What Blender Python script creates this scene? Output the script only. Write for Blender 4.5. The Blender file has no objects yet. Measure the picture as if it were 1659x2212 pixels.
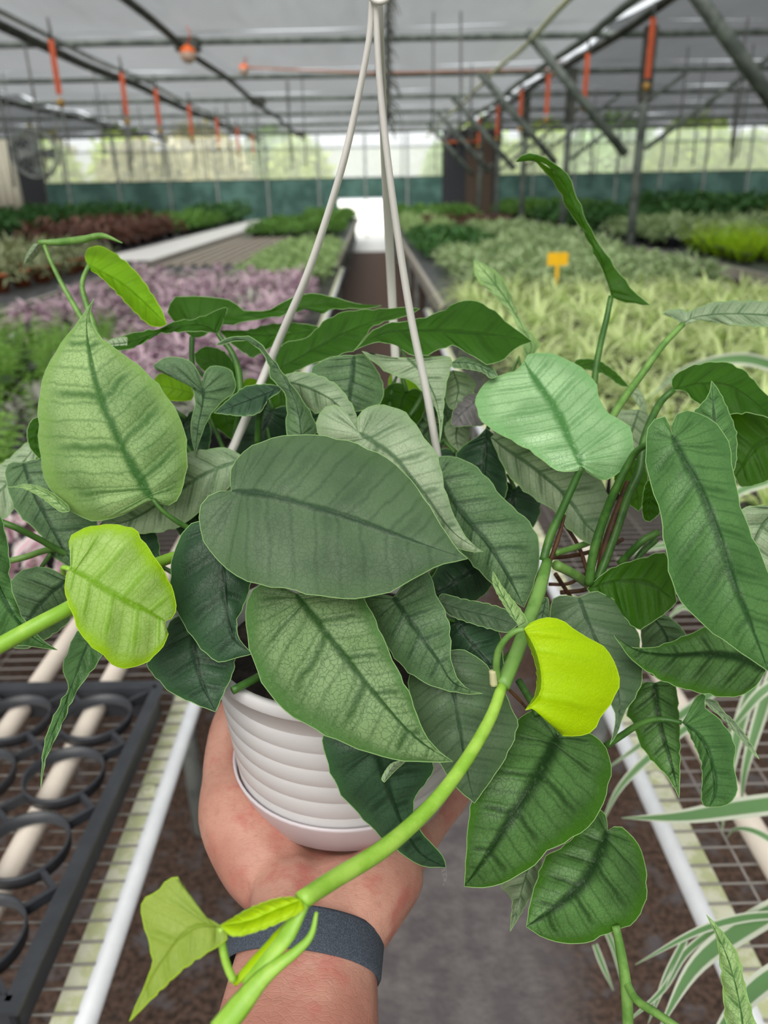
import bpy, bmesh, math, random
import numpy as np
from mathutils import Vector, Matrix

# ------------------------------------------------------------------ camera, world, light
SC = bpy.context.scene
COL = SC.collection
F_PX, IW, IH = 1660.0, 1659.0, 2212.0
CAM_POS = np.array([0.0, 0.0, 1.556])
PITCH, YAW, ROLL = math.radians(22.70), math.radians(0.52), math.radians(1.1)
_fw = np.array([math.sin(YAW) * math.cos(PITCH), math.cos(YAW) * math.cos(PITCH), -math.sin(PITCH)])
_r0 = np.array([math.cos(YAW), -math.sin(YAW), 0.0])
_u0 = np.cross(_r0, _fw)
_rt = _r0 * math.cos(ROLL) - _u0 * math.sin(ROLL)
_up = _r0 * math.sin(ROLL) + _u0 * math.cos(ROLL)
cam_data = bpy.data.cameras.new('camera')
cam = bpy.data.objects.new('camera', cam_data)
COL.objects.link(cam)
cam_data.sensor_fit = 'VERTICAL'
cam_data.sensor_height = 36.0
cam_data.lens = F_PX / IH * 36.0
cam_data.clip_start = 0.02
cam_data.clip_end = 300
cam_data.dof.use_dof = True
cam_data.dof.focus_distance = 0.385
cam_data.dof.aperture_fstop = 8.4
cam.matrix_world = Matrix(((_rt[0], _up[0], -_fw[0], CAM_POS[0]), (_rt[1], _up[1], -_fw[1], CAM_POS[1]),
                           (_rt[2], _up[2], -_fw[2], CAM_POS[2]), (0, 0, 0, 1)))
SC.camera = cam

world = bpy.data.worlds.new('overcast_sky')
SC.world = world
world.use_nodes = True
_bg = world.node_tree.nodes['Background']
_bg.inputs[0].default_value = (0.93, 0.97, 1.0, 1)
_bg.inputs[1].default_value = 1.25

sun_data = bpy.data.lights.new('hazy_sun', 'SUN')
sun_data.energy = 10.8
sun_data.angle = math.radians(55)
sun_data.color = (1.0, 0.965, 0.90)
sun = bpy.data.objects.new('hazy_sun', sun_data)
COL.objects.link(sun)
sun.rotation_euler = (math.radians(42), math.radians(-16), 0)   # high, from behind the camera and to the left

SC.view_settings.view_transform = 'Standard'
SC.view_settings.look = 'None'
SC.view_settings.exposure = 0.0
SC.view_settings.gamma = 1.0
SC.view_settings.use_curve_mapping = False
SC.cycles.use_denoising = True
SC.cycles.max_bounces = 5
SC.cycles.diffuse_bounces = 3
SC.cycles.glossy_bounces = 2
SC.cycles.transmission_bounces = 3
SC.cycles.transparent_max_bounces = 10
SC.cycles.use_adaptive_sampling = True
SC.cycles.adaptive_threshold = 0.1
SC.cycles.caustics_reflective = False
SC.cycles.caustics_refractive = False
SC.cycles.sample_clamp_indirect = 4.0


# ------------------------------------------------------------------ helpers
def P(x, y, d):
    """photo pixel + distance along the view axis -> point in the place"""
    return CAM_POS + _rt * ((x - IW / 2) / F_PX * d) + _up * ((IH / 2 - y) / F_PX * d) + _fw * d


def S(h, k=1.0):
    h = h.lstrip('#')
    c = [int(h[i:i + 2], 16) / 255 for i in (0, 2, 4)]
    c = [(v / 12.92 if v <= 0.04045 else ((v + 0.055) / 1.055) ** 2.4) * k for v in c]
    return (*c, 1.0)


def tag(o, label=None, cat=None, group=None, kind=None):
    if label: o['label'] = label
    if cat: o['category'] = cat
    if group: o['group'] = group
    if kind: o['kind'] = kind
    return o


def empty(name, loc=(0, 0, 0)):
    o = bpy.data.objects.new(name, None)
    o.empty_display_size = 0.05
    o.location = loc
    COL.objects.link(o)
    return o


class MB:
    """collects vertices, faces and uvs for one mesh"""
    def __init__(self):
        self.v, self.f, self.uv, self.mi = [], [], [], []

    def face(self, idx, uvs=None, mi=0):
        self.f.append(tuple(idx)); self.mi.append(mi)
        self.uv.append(uvs if uvs else [(0.5, 0.5)] * len(idx))

    def box(self, x0, x1, y0, y1, z0, z1, mi=0):
        n = len(self.v)
        self.v += [(x0, y0, z0), (x1, y0, z0), (x1, y1, z0), (x0, y1, z0), (x0, y0, z1), (x1, y0, z1), (x1, y1, z1), (x0, y1, z1)]
        for q in ((0, 3, 2, 1), (4, 5, 6, 7), (0, 1, 5, 4), (1, 2, 6, 5), (2, 3, 7, 6), (3, 0, 4, 7)):
            self.face([n + i for i in q], mi=mi)

    def tube(self, pts, rads, seg=8, mi=0, cap=True, flat=1.0):
        pts = [np.array(p, float) for p in pts]
        if not hasattr(rads, '__len__'): rads = [rads] * len(pts)
        n0 = len(self.v)
        prev = None
        for i, p in enumerate(pts):
            a = pts[max(i - 1, 0)]; b = pts[min(i + 1, len(pts) - 1)]
            t = b - a; t /= (np.linalg.norm(t) + 1e-12)
            if prev is None:
                ref = np.array([0, 0, 1.0]) if abs(t[2]) < 0.9 else np.array([1.0, 0, 0])
            else:
                ref = prev
            s = ref - t * ref.dot(t); s /= (np.linalg.norm(s) + 1e-12)
            prev = s
            q = np.cross(t, s)
            for k in range(seg):
                an = 2 * math.pi * k / seg
                self.v.append(tuple(p + s * (rads[i] * math.cos(an) * flat) + q * (rads[i] * math.sin(an))))
        m = len(pts)
        for i in range(m - 1):
            for k in range(seg):
                k2 = (k + 1) % seg
                self.face([n0 + i * seg + k, n0 + i * seg + k2, n0 + (i + 1) * seg + k2, n0 + (i + 1) * seg + k],
                          [(k / seg, i / (m - 1)), ((k + 1) / seg, i / (m - 1)), ((k + 1) / seg, (i + 1) / (m - 1)), (k / seg, (i + 1) / (m - 1))], mi)
        if cap:
            self.face([n0 + k for k in reversed(range(seg))], mi=mi)
            self.face([n0 + (m - 1) * seg + k for k in range(seg)], mi=mi)

    def lathe(self, prof, cx=0, cy=0, seg=40, mi=0):
        n0 = len(self.v)
        for r, z in prof:
            for k in range(seg):
                a = 2 * math.pi * k / seg
                self.v.append((cx + r * math.cos(a), cy + r * math.sin(a), z))
        for i in range(len(prof) - 1):
            for k in range(seg):
                k2 = (k + 1) % seg
                self.face([n0 + i * seg + k, n0 + i * seg + k2, n0 + (i + 1) * seg + k2, n0 + (i + 1) * seg + k],
                          [(k / seg, i / len(prof))] * 4, mi)

    def mesh(self, name, mats, smooth=False):
        me = bpy.data.meshes.new(name)
        me.from_pydata([tuple(map(float, p)) for p in self.v], [], self.f)
        uvl = me.uv_layers.new(name='UVMap')
        flat = [c for u in self.uv for p in u for c in p]
        uvl.data.foreach_set('uv', flat)
        if not isinstance(mats, (list, tuple)): mats = [mats]
        for m in mats: me.materials.append(m)
        me.polygons.foreach_set('material_index', self.mi)
        if smooth: me.polygons.foreach_set('use_smooth', [True] * len(me.polygons))
        me.update()
        return me

    def build(self, name, mats, parent=None, smooth=False, loc=None):
        o = bpy.data.objects.new(name, self.mesh(name, mats, smooth))
        COL.objects.link(o)
        if loc is not None: o.location = loc
        if parent is not None: o.parent = parent
        return o


def link_mesh(name, me, parent=None, loc=(0, 0, 0), rz=0.0, sc=1.0):
    o = bpy.data.objects.new(name, me)
    COL.objects.link(o)
    o.location = loc; o.rotation_euler = (0, 0, rz); o.scale = (sc, sc, sc)
    if parent is not None: o.parent = parent
    return o


def spline(pts, n):
    """Catmull-Rom through pts (any dimension), resampled to n+1 points by arc length"""
    pts = np.array(pts, float)
    if len(pts) == 2:
        return np.array([pts[0] + (pts[1] - pts[0]) * i / n for i in range(n + 1)])
    ext = np.vstack([2 * pts[0] - pts[1], pts, 2 * pts[-1] - pts[-2]])
    out = []
    for i in range(1, len(ext) - 2):
        p0, p1, p2, p3 = ext[i - 1], ext[i], ext[i + 1], ext[i + 2]
        for k in range(12):
            t = k / 12
            out.append(0.5 * ((2 * p1) + (-p0 + p2) * t + (2 * p0 - 5 * p1 + 4 * p2 - p3) * t * t + (-p0 + 3 * p1 - 3 * p2 + p3) * t ** 3))
    out.append(pts[-1])
    out = np.array(out)
    seg = np.linalg.norm(np.diff(out, axis=0), axis=1)
    s = np.concatenate([[0], np.cumsum(seg)])
    q = np.linspace(0, s[-1], n + 1)
    return np.stack([np.interp(q, s, out[:, j]) for j in range(out.shape[1])], axis=1)


# ------------------------------------------------------------------ materials
class NT:
    def __init__(self, name):
        self.m = bpy.data.materials.new(name)
        self.m.use_nodes = True
        self.t = self.m.node_tree
        self.n = self.t.nodes
        self.b = self.n['Principled BSDF']
        self.out = self.n['Material Output']

    def add(self, kind, **kw):
        nd = self.n.new(kind)
        for k, v in kw.items(): setattr(nd, k, v)
        return nd

    def L(self, a, b):
        self.t.links.new(a, b)

    def val(self, x, sock):
        if isinstance(x, (int, float, tuple)):
            sock.default_value = x
        else:
            self.L(x, sock)

    def math(self, op, a, b=0.0, clamp=False):
        nd = self.add('ShaderNodeMath', operation=op, use_clamp=clamp)
        self.val(a, nd.inputs[0]); self.val(b, nd.inputs[1])
        return nd.outputs[0]

    def ss(self, x, lo, hi):
        nd = self.add('ShaderNodeMapRange', interpolation_type='SMOOTHSTEP')
        self.val(x, nd.inputs[0])
        nd.inputs[1].default_value = lo; nd.inputs[2].default_value = hi
        return nd.outputs[0]

    def mix(self, f, a, b, bt='MIX'):
        nd = self.add('ShaderNodeMix', data_type='RGBA', blend_type=bt)
        self.val(f, nd.inputs[0]); self.val(a, nd.inputs[6]); self.val(b, nd.inputs[7])
        return nd.outputs[2]

    def noise(self, scale, detail=3, rough=0.55, vec=None):
        nd = self.add('ShaderNodeTexNoise')
        nd.inputs['Scale'].default_value = scale; nd.inputs['Detail'].default_value = detail; nd.inputs['Roughness'].default_value = rough
        if vec is not None: self.L(vec, nd.inputs['Vector'])
        return nd.outputs[0]

    def coord(self, kind='Object'):
        return self.add('ShaderNodeTexCoord').outputs[kind]

    def bump(self, h, strength=0.3, dist=0.001):
        nd = self.add('ShaderNodeBump')
        nd.inputs['Strength'].default_value = strength; nd.inputs['Distance'].default_value = dist
        self.L(h, nd.inputs['Height']); self.L(nd.outputs[0], self.b.inputs['Normal'])
        return nd.outputs[0]

    def translucent(self, color, fac, normal=None):
        tr = self.add('ShaderNodeBsdfTranslucent')
        self.val(color, tr.inputs[0])
        if normal is not None: self.L(normal, tr.inputs[1])
        mx = self.add('ShaderNodeMixShader')
        mx.inputs[0].default_value = fac
        self.L(self.b.outputs[0], mx.inputs[1]); self.L(tr.outputs[0], mx.inputs[2])
        self.L(mx.outputs[0], self.out.inputs[0])


def plain(name, col, rough=0.5, metal=0.0, var=0.12, scale=20.0, spec=0.5, bump=0.0):
    """one colour with a little mottling"""
    m = NT(name)
    nz = m.noise(scale, 4, 0.6, m.coord())
    k = m.ss(nz, 0.3, 0.7)
    dk = (col[0] * (1 - var), col[1] * (1 - var), col[2] * (1 - var), 1)
    lt = (min(1, col[0] * (1 + var)), min(1, col[1] * (1 + var)), min(1, col[2] * (1 + var)), 1)
    m.L(m.mix(k, dk, lt), m.b.inputs['Base Color'])
    m.b.inputs['Roughness'].default_value = rough
    m.b.inputs['Metallic'].default_value = metal
    m.b.inputs['Specular IOR Level'].default_value = spec
    if bump: m.bump(nz, bump, 0.002)
    return m.m


def two_tone(name, a, b, scale, lo=0.4, hi=0.6, rough=0.6, detail=5, bump=0.0):
    m = NT(name)
    nz = m.noise(scale, detail, 0.62, m.coord())
    m.L(m.mix(m.ss(nz, lo, hi), a, b), m.b.inputs['Base Color'])
    m.b.inputs['Roughness'].default_value = rough
    if bump: m.bump(nz, bump, 0.004)
    return m.m


def leaf_material(name, dark, light, tr=None, trf=0.25, rough=0.42, net=0.55, nveins=5.0, mid=0.16, edge=0.5, amount=1.0, cell=380.0, spec=0.28, edgecol=None, vs=0.8):
    """velvety aroid leaf: dark midrib and arching veins, silvery net between them, plain green margin"""
    m = NT(name)
    uv = m.coord('UV'); ob = m.coord('Object')
    sp = m.add('ShaderNodeSeparateXYZ'); m.L(uv, sp.inputs[0])
    w = m.math('ABSOLUTE', m.math('SUBTRACT', m.math('MULTIPLY', sp.outputs[0], 2.0), 1.0))
    n1 = m.noise(70.0, 3, 0.6, ob)
    n2 = m.noise(26.0, 2, 0.5, ob)
    nw = m.math('SUBTRACT', n1, 0.5)
    wj = m.math('ADD', w, m.math('MULTIPLY', nw, 0.10))
    midm = m.ss(wj, mid, mid * 0.15)                             # 1 on the midrib
    p = m.math('ADD', m.math('MULTIPLY', sp.outputs[1], nveins), m.math('MULTIPLY', nw, 0.22))
    tri = m.math('MULTIPLY', m.math('ABSOLUTE', m.math('SUBTRACT', m.math('FRACT', p), 0.5)), 2.0)
    vein = m.math('MULTIPLY', m.ss(tri, 0.74, 0.99), m.ss(w, 1.0, 0.5))
    p2 = m.math('FRACT', m.math('ADD', m.math('MULTIPLY', p, 3.0), 0.5))
    tri2 = m.math('MULTIPLY', m.math('ABSOLUTE', m.math('SUBTRACT', p2, 0.5)), 2.0)
    vein2 = m.ss(tri2, 0.66, 1.0)
    vo = m.add('ShaderNodeTexVoronoi', feature='DISTANCE_TO_EDGE')
    vo.inputs['Scale'].default_value = cell
    wob = m.add('ShaderNodeVectorMath', operation='ADD')
    sc = m.add('ShaderNodeVectorMath', operation='SCALE')
    nzc = m.add('ShaderNodeTexNoise'); nzc.inputs['Scale'].default_value = 190.0; nzc.inputs['Detail'].default_value = 1.0
    m.L(ob, nzc.inputs['Vector'])
    m.L(nzc.outputs[1], sc.inputs[0]); sc.inputs['Scale'].default_value = 0.0055
    m.L(ob, wob.inputs[0]); m.L(sc.outputs[0], wob.inputs[1]); m.L(wob.outputs[0], vo.inputs['Vector'])
    netm = m.ss(vo.outputs[0], 0.09, 0.0)
    edgem = m.ss(m.math('ADD', w, m.math('MULTIPLY', nw, 0.3)), 0.66, 0.97)
    k = m.math('SUBTRACT', 1.0, midm)
    k = m.math('MULTIPLY', k, m.math('SUBTRACT', 1.0, m.math('MULTIPLY', vein, vs)))
    k = m.math('MULTIPLY', k, m.math('SUBTRACT', 1.0, m.math('MULTIPLY', vein2, 0.42)))
    k = m.math('MULTIPLY', k, m.math('SUBTRACT', 1.0, m.math('MULTIPLY', netm, net)))
    k = m.math('MULTIPLY', k, m.math('SUBTRACT', 1.0, m.math('MULTIPLY', edgem, edge)))
    k = m.math('MULTIPLY', k, m.math('ADD', 0.5, m.math('MULTIPLY', m.ss(n2, 0.32, 0.62), 0.5)))
    k = m.math('MULTIPLY', k, amount, True)
    base = dark if edgecol is None else m.mix(edgem, dark, edgecol)
    c = m.mix(k, base, light)
    fl = m.math('MULTIPLY', m.ss(m.noise(480.0, 2, 0.6, ob), 0.56, 0.72), 0.28 * amount)
    c = m.mix(fl, c, light)
    m.L(c, m.b.inputs['Base Color'])
    m.b.inputs['Roughness'].default_value = rough
    m.b.inputs['Specular IOR Level'].default_value = spec
    h = m.math('SUBTRACT', m.math('MULTIPLY', n1, 0.5), m.math('ADD', m.math('MULTIPLY', vein, 0.5 * vs), m.math('ADD', m.math('MULTIPLY', midm, 0.6), m.math('MULTIPLY', netm, 0.10))))
    m.bump(h, 0.45, 0.0018)
    if tr is None: tr = tuple(min(1, v) for v in (light[0] * 1.1, light[1] * 1.25, light[2] * 0.45)) + (1,)
    tc = m.mix(m.math('ADD', 0.35, m.math('MULTIPLY', k, 0.65)), tuple(v * 0.45 for v in tr[:3]) + (1,), tr)
    m.translucent(tc, trf)
    return m.m


def simple_leaf(name, a, b, tr, trf=0.3, rough=0.5, stripe=None, sw=(0.45, 0.65), vary=0.35):
    """small background leaf: colour a at the middle, b by noise and per-plant variation, optional pale stripe at the margins"""
    m = NT(name)
    uv = m.coord('UV'); ob = m.coord('Object')
    sp = m.add('ShaderNodeSeparateXYZ'); m.L(uv, sp.inputs[0])
    w = m.math('ABSOLUTE', m.math('SUBTRACT', m.math('MULTIPLY', sp.outputs[0], 2.0), 1.0))
    oi = m.add('ShaderNodeObjectInfo').outputs['Random']
    geo = m.add('ShaderNodeNewGeometry').outputs['Random Per Island']
    k = m.math('ADD', m.math('MULTIPLY', geo, 0.7), m.math('MULTIPLY', oi, 0.3))
    c = m.mix(k, a, b)
    if stripe is not None:
        c = m.mix(m.ss(w, sw[0], sw[1]), c, stripe)
    v = m.math('ADD', 1.0 - vary / 2, m.math('MULTIPLY', oi, vary))
    hs = m.add('ShaderNodeHueSaturation'); m.L(c, hs.inputs['Color']); m.L(v, hs.inputs['Value'])
    m.L(hs.outputs[0], m.b.inputs['Base Color'])
    m.b.inputs['Roughness'].default_value = rough
    m.b.inputs['Specular IOR Level'].default_value = 0.35
    m.translucent(tr, trf)
    return m.m


def cloth_material(name, col, open_frac, rough=0.9):
    """woven shade cloth: part open weave that lets the sky through, part thread"""
    m = NT(name)
    ob = m.coord()
    mp = m.add('ShaderNodeMapping'); m.L(ob, mp.inputs[0]); mp.inputs['Scale'].default_value = (1.0, 0.22, 1.0)
    nz = m.noise(1.3, 5, 0.6, mp.outputs[0])
    mp2 = m.add('ShaderNodeMapping'); m.L(ob, mp2.inputs[0]); mp2.inputs['Scale'].default_value = (6.0, 0.5, 1.0)
    nz2 = m.noise(1.5, 4, 0.6, mp2.outputs[0])
    f = m.math('MULTIPLY', open_frac, m.math('ADD', 0.62, m.math('ADD', m.math('MULTIPLY', nz, 0.5), m.math('MULTIPLY', nz2, 0.28))))
    m.b.inputs['Base Color'].default_value = col
    m.b.inputs['Roughness'].default_value = rough
    m.b.inputs['Specular IOR Level'].default_value = 0.1
    tp = m.add('ShaderNodeBsdfTransparent')
    mx = m.add('ShaderNodeMixShader')
    m.L(f, mx.inputs[0]); m.L(m.b.outputs[0], mx.inputs[1]); m.L(tp.outputs[0], mx.inputs[2])
    m.L(mx.outputs[0], m.out.inputs[0])
    return m.m


def film_material(name, col, clear):
    m = NT(name)
    nz = m.noise(2.0, 3, 0.6, m.coord())
    m.b.inputs['Base Color'].default_value = col
    m.b.inputs['Roughness'].default_value = 0.35
    m.translucent(col, 0.6)
    mx0 = m.out.inputs[0].links[0].from_node
    tp = m.add('ShaderNodeBsdfTransparent')
    mx = m.add('ShaderNodeMixShader')
    f = m.math('MULTIPLY', clear, m.math('ADD', 0.7, m.math('MULTIPLY', nz, 0.6)), True)
    m.L(f, mx.inputs[0]); m.L(mx0.outputs[0], mx.inputs[1]); m.L(tp.outputs[0], mx.inputs[2])
    m.L(mx.outputs[0], m.out.inputs[0])
    return m.m
# ------------------------------------------------------------------ the greenhouse itself
FAR = 29.5
ROOF = 3.36
M_STEEL = two_tone('painted_grey_steel', S('#4d5652'), S('#6d7670'), 6, rough=0.55)
M_STEELD = two_tone('dark_conduit', S('#2c2f2d'), S('#4a4c44'), 5, rough=0.7)
M_GALV = two_tone('galvanised_pipe', S('#7f8684'), S('#a3a8a5'), 9, rough=0.45)
M_WHITE = plain('white_paint', S('#e4e8ee'), 0.45, var=0.05)
M_ALGAE = two_tone('algae_stained_white', S('#c9cfa0'), S('#e6e7cf'), 35, rough=0.6)
M_PVC = plain('cream_pvc', S('#eadfd2'), 0.4, var=0.05)
M_WIRE = plain('galvanised_wire', S('#a8a39f'), 0.4, 0.3)
M_WIRED = plain('thin_dark_wire', S('#5d5f60'), 0.6)
M_BLACK = plain('black_plastic', S('#3c3f45'), 0.4, var=0.2)
M_ORANGE = plain('orange_tape', S('#c4562f'), 0.6)
M_BRASS = plain('brass_fitting', S('#b08a4a'), 0.5, 0.4)
M_TERRA = plain('terracotta', S('#a5562f'), 0.8)
M_GREENSHADE = two_tone('green_shade_net', S('#3d5f58'), S('#5a7f77'), 1.2, rough=0.9)
M_DARKNET = plain('dark_shade_panel', S('#33353a'), 0.9)
M_BROWN = plain('brown_panel', S('#4e4136'), 0.8)
M_WALLWHITE = plain('white_curtain_plastic', S('#e8e4d2'), 0.6, var=0.06)


def floor_material():
    m = NT('ground_cover_with_soil')
    ob = m.coord()
    n1 = m.noise(1.1, 5, 0.62, ob); n2 = m.noise(14, 5, 0.65, ob); n3 = m.noise(70, 3, 0.6, ob)
    c = m.mix(m.ss(n2, 0.35, 0.7), S('#666063'), S('#807a7a'))
    sp = m.add('ShaderNodeSeparateXYZ'); m.L(ob, sp.inputs[0])
    ax = m.math('ABSOLUTE', m.math('SUBTRACT', sp.outputs[0], 0.08))
    near_bench = m.ss(m.math('ADD', ax, m.math('MULTIPLY', m.math('SUBTRACT', n1, 0.5), 0.5)), 0.2, 0.42)
    soil = m.mix(m.ss(n3, 0.35, 0.65), S('#3a2c25'), S('#6a5347'))
    k = m.math('MULTIPLY', near_bench, m.ss(n2, 0.32, 0.5))
    far = m.ss(m.math('ADD', sp.outputs[1], m.math('MULTIPLY', n1, 1.5)), 3.0, 5.0)
    k = m.math('MAXIMUM', k, far)
    c = m.mix(k, c, soil)
    rust = m.ss(m.noise(2.3, 4, 0.6, ob), 0.66, 0.72)
    c = m.mix(m.math('MULTIPLY', rust, 0.7), c, S('#6e3b22'))
    m.L(c, m.b.inputs['Base Color'])
    m.b.inputs['Roughness'].default_value = 0.75
    m.bump(m.math('ADD', n2, m.math('MULTIPLY', n3, 0.7)), 0.5, 0.01)
    return m.m


b = MB(); b.box(-16, 17, -12, FAR, -0.15, 0.0)
tag(b.build('floor', floor_material()), kind='structure')
b = MB(); b.box(-90, 90, FAR, 150, -0.2, -0.02)
tag(b.build('ground_outside', two_tone('pale_gravel', S('#d8d6cc'), S('#eeece4'), 3, rough=0.9)), kind='structure')

# --- roof cloth in strips between the frames
M_CLOTH = cloth_material('grey_shade_cloth', (0.50, 0.50, 0.51, 1), 0.27)
M_CLOTHD = cloth_material('black_shade_cloth', (0.055, 0.06, 0.075, 1), 0.14)
ceil = empty('ceiling', (0, 0, ROOF)); tag(ceil, kind='structure')
YF = [-11.5, -8.3, -5.1, -1.9, 1.3, 4.5, 7.7, 10.9, 14.1, 17.3, 20.5, 23.7, 26.9, FAR]
rng = random.Random(3)
for i in range(len(YF) - 1):
    for (x0, x1, mt) in ((-15.5, -6.9, M_CLOTHD), (-6.8, 2.95, M_CLOTH), (3.05, 16.0, M_CLOTHD)):
        b = MB(); nx, ny = 14, 6
        for jy in range(ny + 1):
            for jx in range(nx + 1):
                fx, fy = jx / nx, jy / ny
                sag = -0.07 * math.sin(math.pi * fy) - 0.05 * math.sin(math.pi * fx) + 0.012 * rng.uniform(-1, 1)
                ex = 0.04 * rng.uniform(-1, 1) if jx in (0, nx) else 0
                b.v.append((x0 + (x1 - x0) * fx + ex, YF[i] + (YF[i + 1] - YF[i]) * fy, 0.06 + sag))
        for jy in range(ny):
            for jx in range(nx):
                q = jy * (nx + 1) + jx
                b.face([q, q + nx + 1, q + nx + 2, q + 1])
        b.build('shade_cloth', mt, ceil, True)

frame = empty('roof_frame', (0, 0, 3.27)); tag(frame, kind='structure')


def bar(name, p, q, r, mat, parent=None, seg=8):
    b = MB()
    p = np.array(p, float); q = np.array(q, float)
    base = np.array(parent.location) if parent is not None else 0
    b.tube([p - base, (p + q) / 2 - base, q - base], r, seg)
    return b.build(name, mat, parent, True)


for y in YF[6:-1]:
    bar('purlin', (-15.4, y, 3.27), (15.9, y, 3.27), 0.038, M_STEEL, frame)
for x, z, r, mt in ((-2.2, 3.2, 0.04, M_STEELD), (-3.75, 3.18, 0.055, M_STEELD), (-3.6, 3.24, 0.03, M_GALV), (-6.85, 3.25, 0.05, M_STEELD), (1.95, 3.2, 0.03, M_ALGAE), (2.6, 3.2, 0.045, M_STEEL), (3.0, 3.24, 0.05, M_STEELD)):
    b = MB()
    ys = np.linspace(-2, FAR - 0.3, 40)
    b.tube([(x + 0.012 * math.sin(y * 1.7 + x), y, z - 3.27 + 0.02 * math.sin(y * 0.98)) for y in ys], r, 8)
    b.build('conduit', mt, frame, True)
POSTS = [(3.45, 6.6), (3.42, 10.7), (3.3, 14.1), (3.22, 17.6), (3.2, 21.0), (3.2, 24.4)]
for (x, y) in POSTS:
    b = MB(); b.tube([(x, y, -3.27), (x, y, -1.2), (x, y, 0.05)], 0.058, 12); b.build('post', M_STEEL, frame, True)
    b = MB(); b.box(x - 0.07, x + 0.07, y - 0.06, y + 0.06, -0.75, 0.05); b.build('post_sleeve', M_STEELD, frame)
    bar('brace', (x - 0.2, y - 0.1, 1.92), (x - 1.52, y - 0.1, 3.27), 0.055, M_STEEL, frame, 10)
    bar('brace', (x + 0.05, y - 0.07, 1.98), (x + 1.9, y - 0.07, 3.27), 0.03, M_STEEL, frame, 8)
for y in (10.9, 17.3, 26.9):
    b = MB(); b.box(-2.33, -2.05, y - 0.12, y + 0.12, -0.10, 0.04); b.build('clamp', M_STEELD, frame)

# --- far wall: clear film over a green net, mullions between
px_x = lambda px: (px - 800) / 1660 * FAR * 0.923      # where a photo column falls on the far wall
M_FILM = film_material('plastic_film', (0.80, 0.82, 0.72, 1), 0.62)
M_FILMW = film_material('white_plastic_strip', (0.95, 0.96, 0.98, 1), 0.7)
wall = empty('wall_far', (0, FAR, 0)); tag(wall, kind='structure')
cols = [px_x(p) for p in (105, 155, 262, 370, 472, 580, 690, 790, 880, 955)]
cols2 = [px_x(p) for p in (1068, 1150, 1240, 1330, 1425, 1520, 1615, 1710, 1800)]
n = 0
for cs in (cols, cols2):
    for i in range(len(cs) - 1):
        n += 1
        w = empty('window_%d' % n, (0, FAR, 0)); tag(w, kind='structure')
        x0, x1 = cs[i], cs[i + 1]
        b = MB(); b.box(x0 + .03, x1 - .03, -0.004, 0.004, 2.0, 2.95); b.build('pane', M_FILM, w)
        b = MB(); b.box(x0 + .03, x1 - .03, -0.03, 0.0, 2.97, 3.33); b.build('upper_strip', M_FILMW, w)
        b = MB(); b.box(x0 - .03, x0 + .03, -0.05, 0.04, 0.0, 3.4); b.build('mullion', M_GALV, w)
        b = MB(); b.box(x0 + .03, x1 - .03, -0.03, 0.03, 2.93, 2.97); b.build('rail', M_GALV, w)
        b = MB(); b.box(x0 + .03, x1 - .03, -0.03, 0.03, 1.97, 2.0); b.build('sill', M_STEELD, w)
for (x0, x1, z0, z1) in ((px_x(105), -1.15, 0.0, 1.97), (0.75, px_x(955), 0.0, 1.97), (-1.15, 0.75, 1.32, 1.97), (px_x(1068), 16.5, 0.0, 1.97)):
    b = MB(); b.box(x0, x1, -0.02, 0.02, z0, z1); b.build('green_net', M_GREENSHADE, wall)
b = MB(); b.box(px_x(955), px_x(1068), -0.1, 0.05, 0, 3.4); b.build('dark_panel', M_DARKNET, wall)
b = MB(); b.box(px_x(1005), px_x(1062), -0.16, -0.1, 0, 3.3); b.build('brown_panel', M_BROWN, wall)
b = MB(); b.box(px_x(50), px_x(105), -0.1, 0.05, 0, 3.4); b.build('dark_panel', M_DARKNET, wall)
b = MB(); b.box(px_x(950), px_x(1040), -0.25, -0.1, 3.02, 3.1); b.build('lintel', M_TERRA, wall)
for i in range(9):                                                     # ribbed white curtain at the far left
    x = -12.75 + i * 0.215
    b = MB(); b.tube([(x, -3.2, 0.95), (x - .03, -3.2, 2.0), (x - 0.10, -3.2, 3.2)], 0.12, 8); b.build('curtain_fold', M_WALLWHITE, wall, True)
wl = empty('wall_left', (-15.5, 0, 0)); tag(wl, kind='structure')
wr = empty('wall_right', (16.5, 0, 0)); tag(wr, kind='structure')
wb = empty('wall_back', (0, -12, 0)); tag(wb, kind='structure')
for y0 in np.arange(-12, FAR - 0.1, 4.15):
    for pw in (wl, wr):
        b = MB(); b.box(-0.01, 0.01, y0 + .05, y0 + 4.1, 1.2, 3.4); b.build('film_panel', M_FILM, pw)
        b = MB(); b.box(-0.02, 0.02, y0 + .05, y0 + 4.1, 0.0, 1.2); b.build('green_net', M_GREENSHADE, pw)
        b = MB(); b.box(-0.05, 0.05, y0 - .05, y0 + .05, 0.0, 3.4); b.build('mullion', M_GALV, pw)
for x0 in np.arange(-15.5, 16, 4.0):
    b = MB(); b.box(x0 + .05, x0 + 3.95, -0.01, 0.01, 0.9, 3.4); b.build('film_panel', M_FILM, wb)
    b = MB(); b.box(x0 - .05, x0 + .05, -0.05, 0.05, 0.0, 3.4); b.build('mullion', M_GALV, wb)
    b = MB(); b.box(x0 + .05, x0 + 3.95, -0.02, 0.02, 0.0, 0.9); b.build('green_net', M_GREENSHADE, wb)

# --- trees outside
M_TREE = [simple_leaf('tree_leaf_%d' % i, S(a), S(c), S(t), 0.35, 0.6) for i, (a, c, t) in enumerate((('#6f8f3e', '#b5c26a', '#b8d060'), ('#5f7f4a', '#9fb98a', '#a8c878'), ('#8a8a5a', '#b9b48c', '#c0b880')))]
M_BARK = plain('bark', S('#6a5a48'), 0.9)


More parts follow.
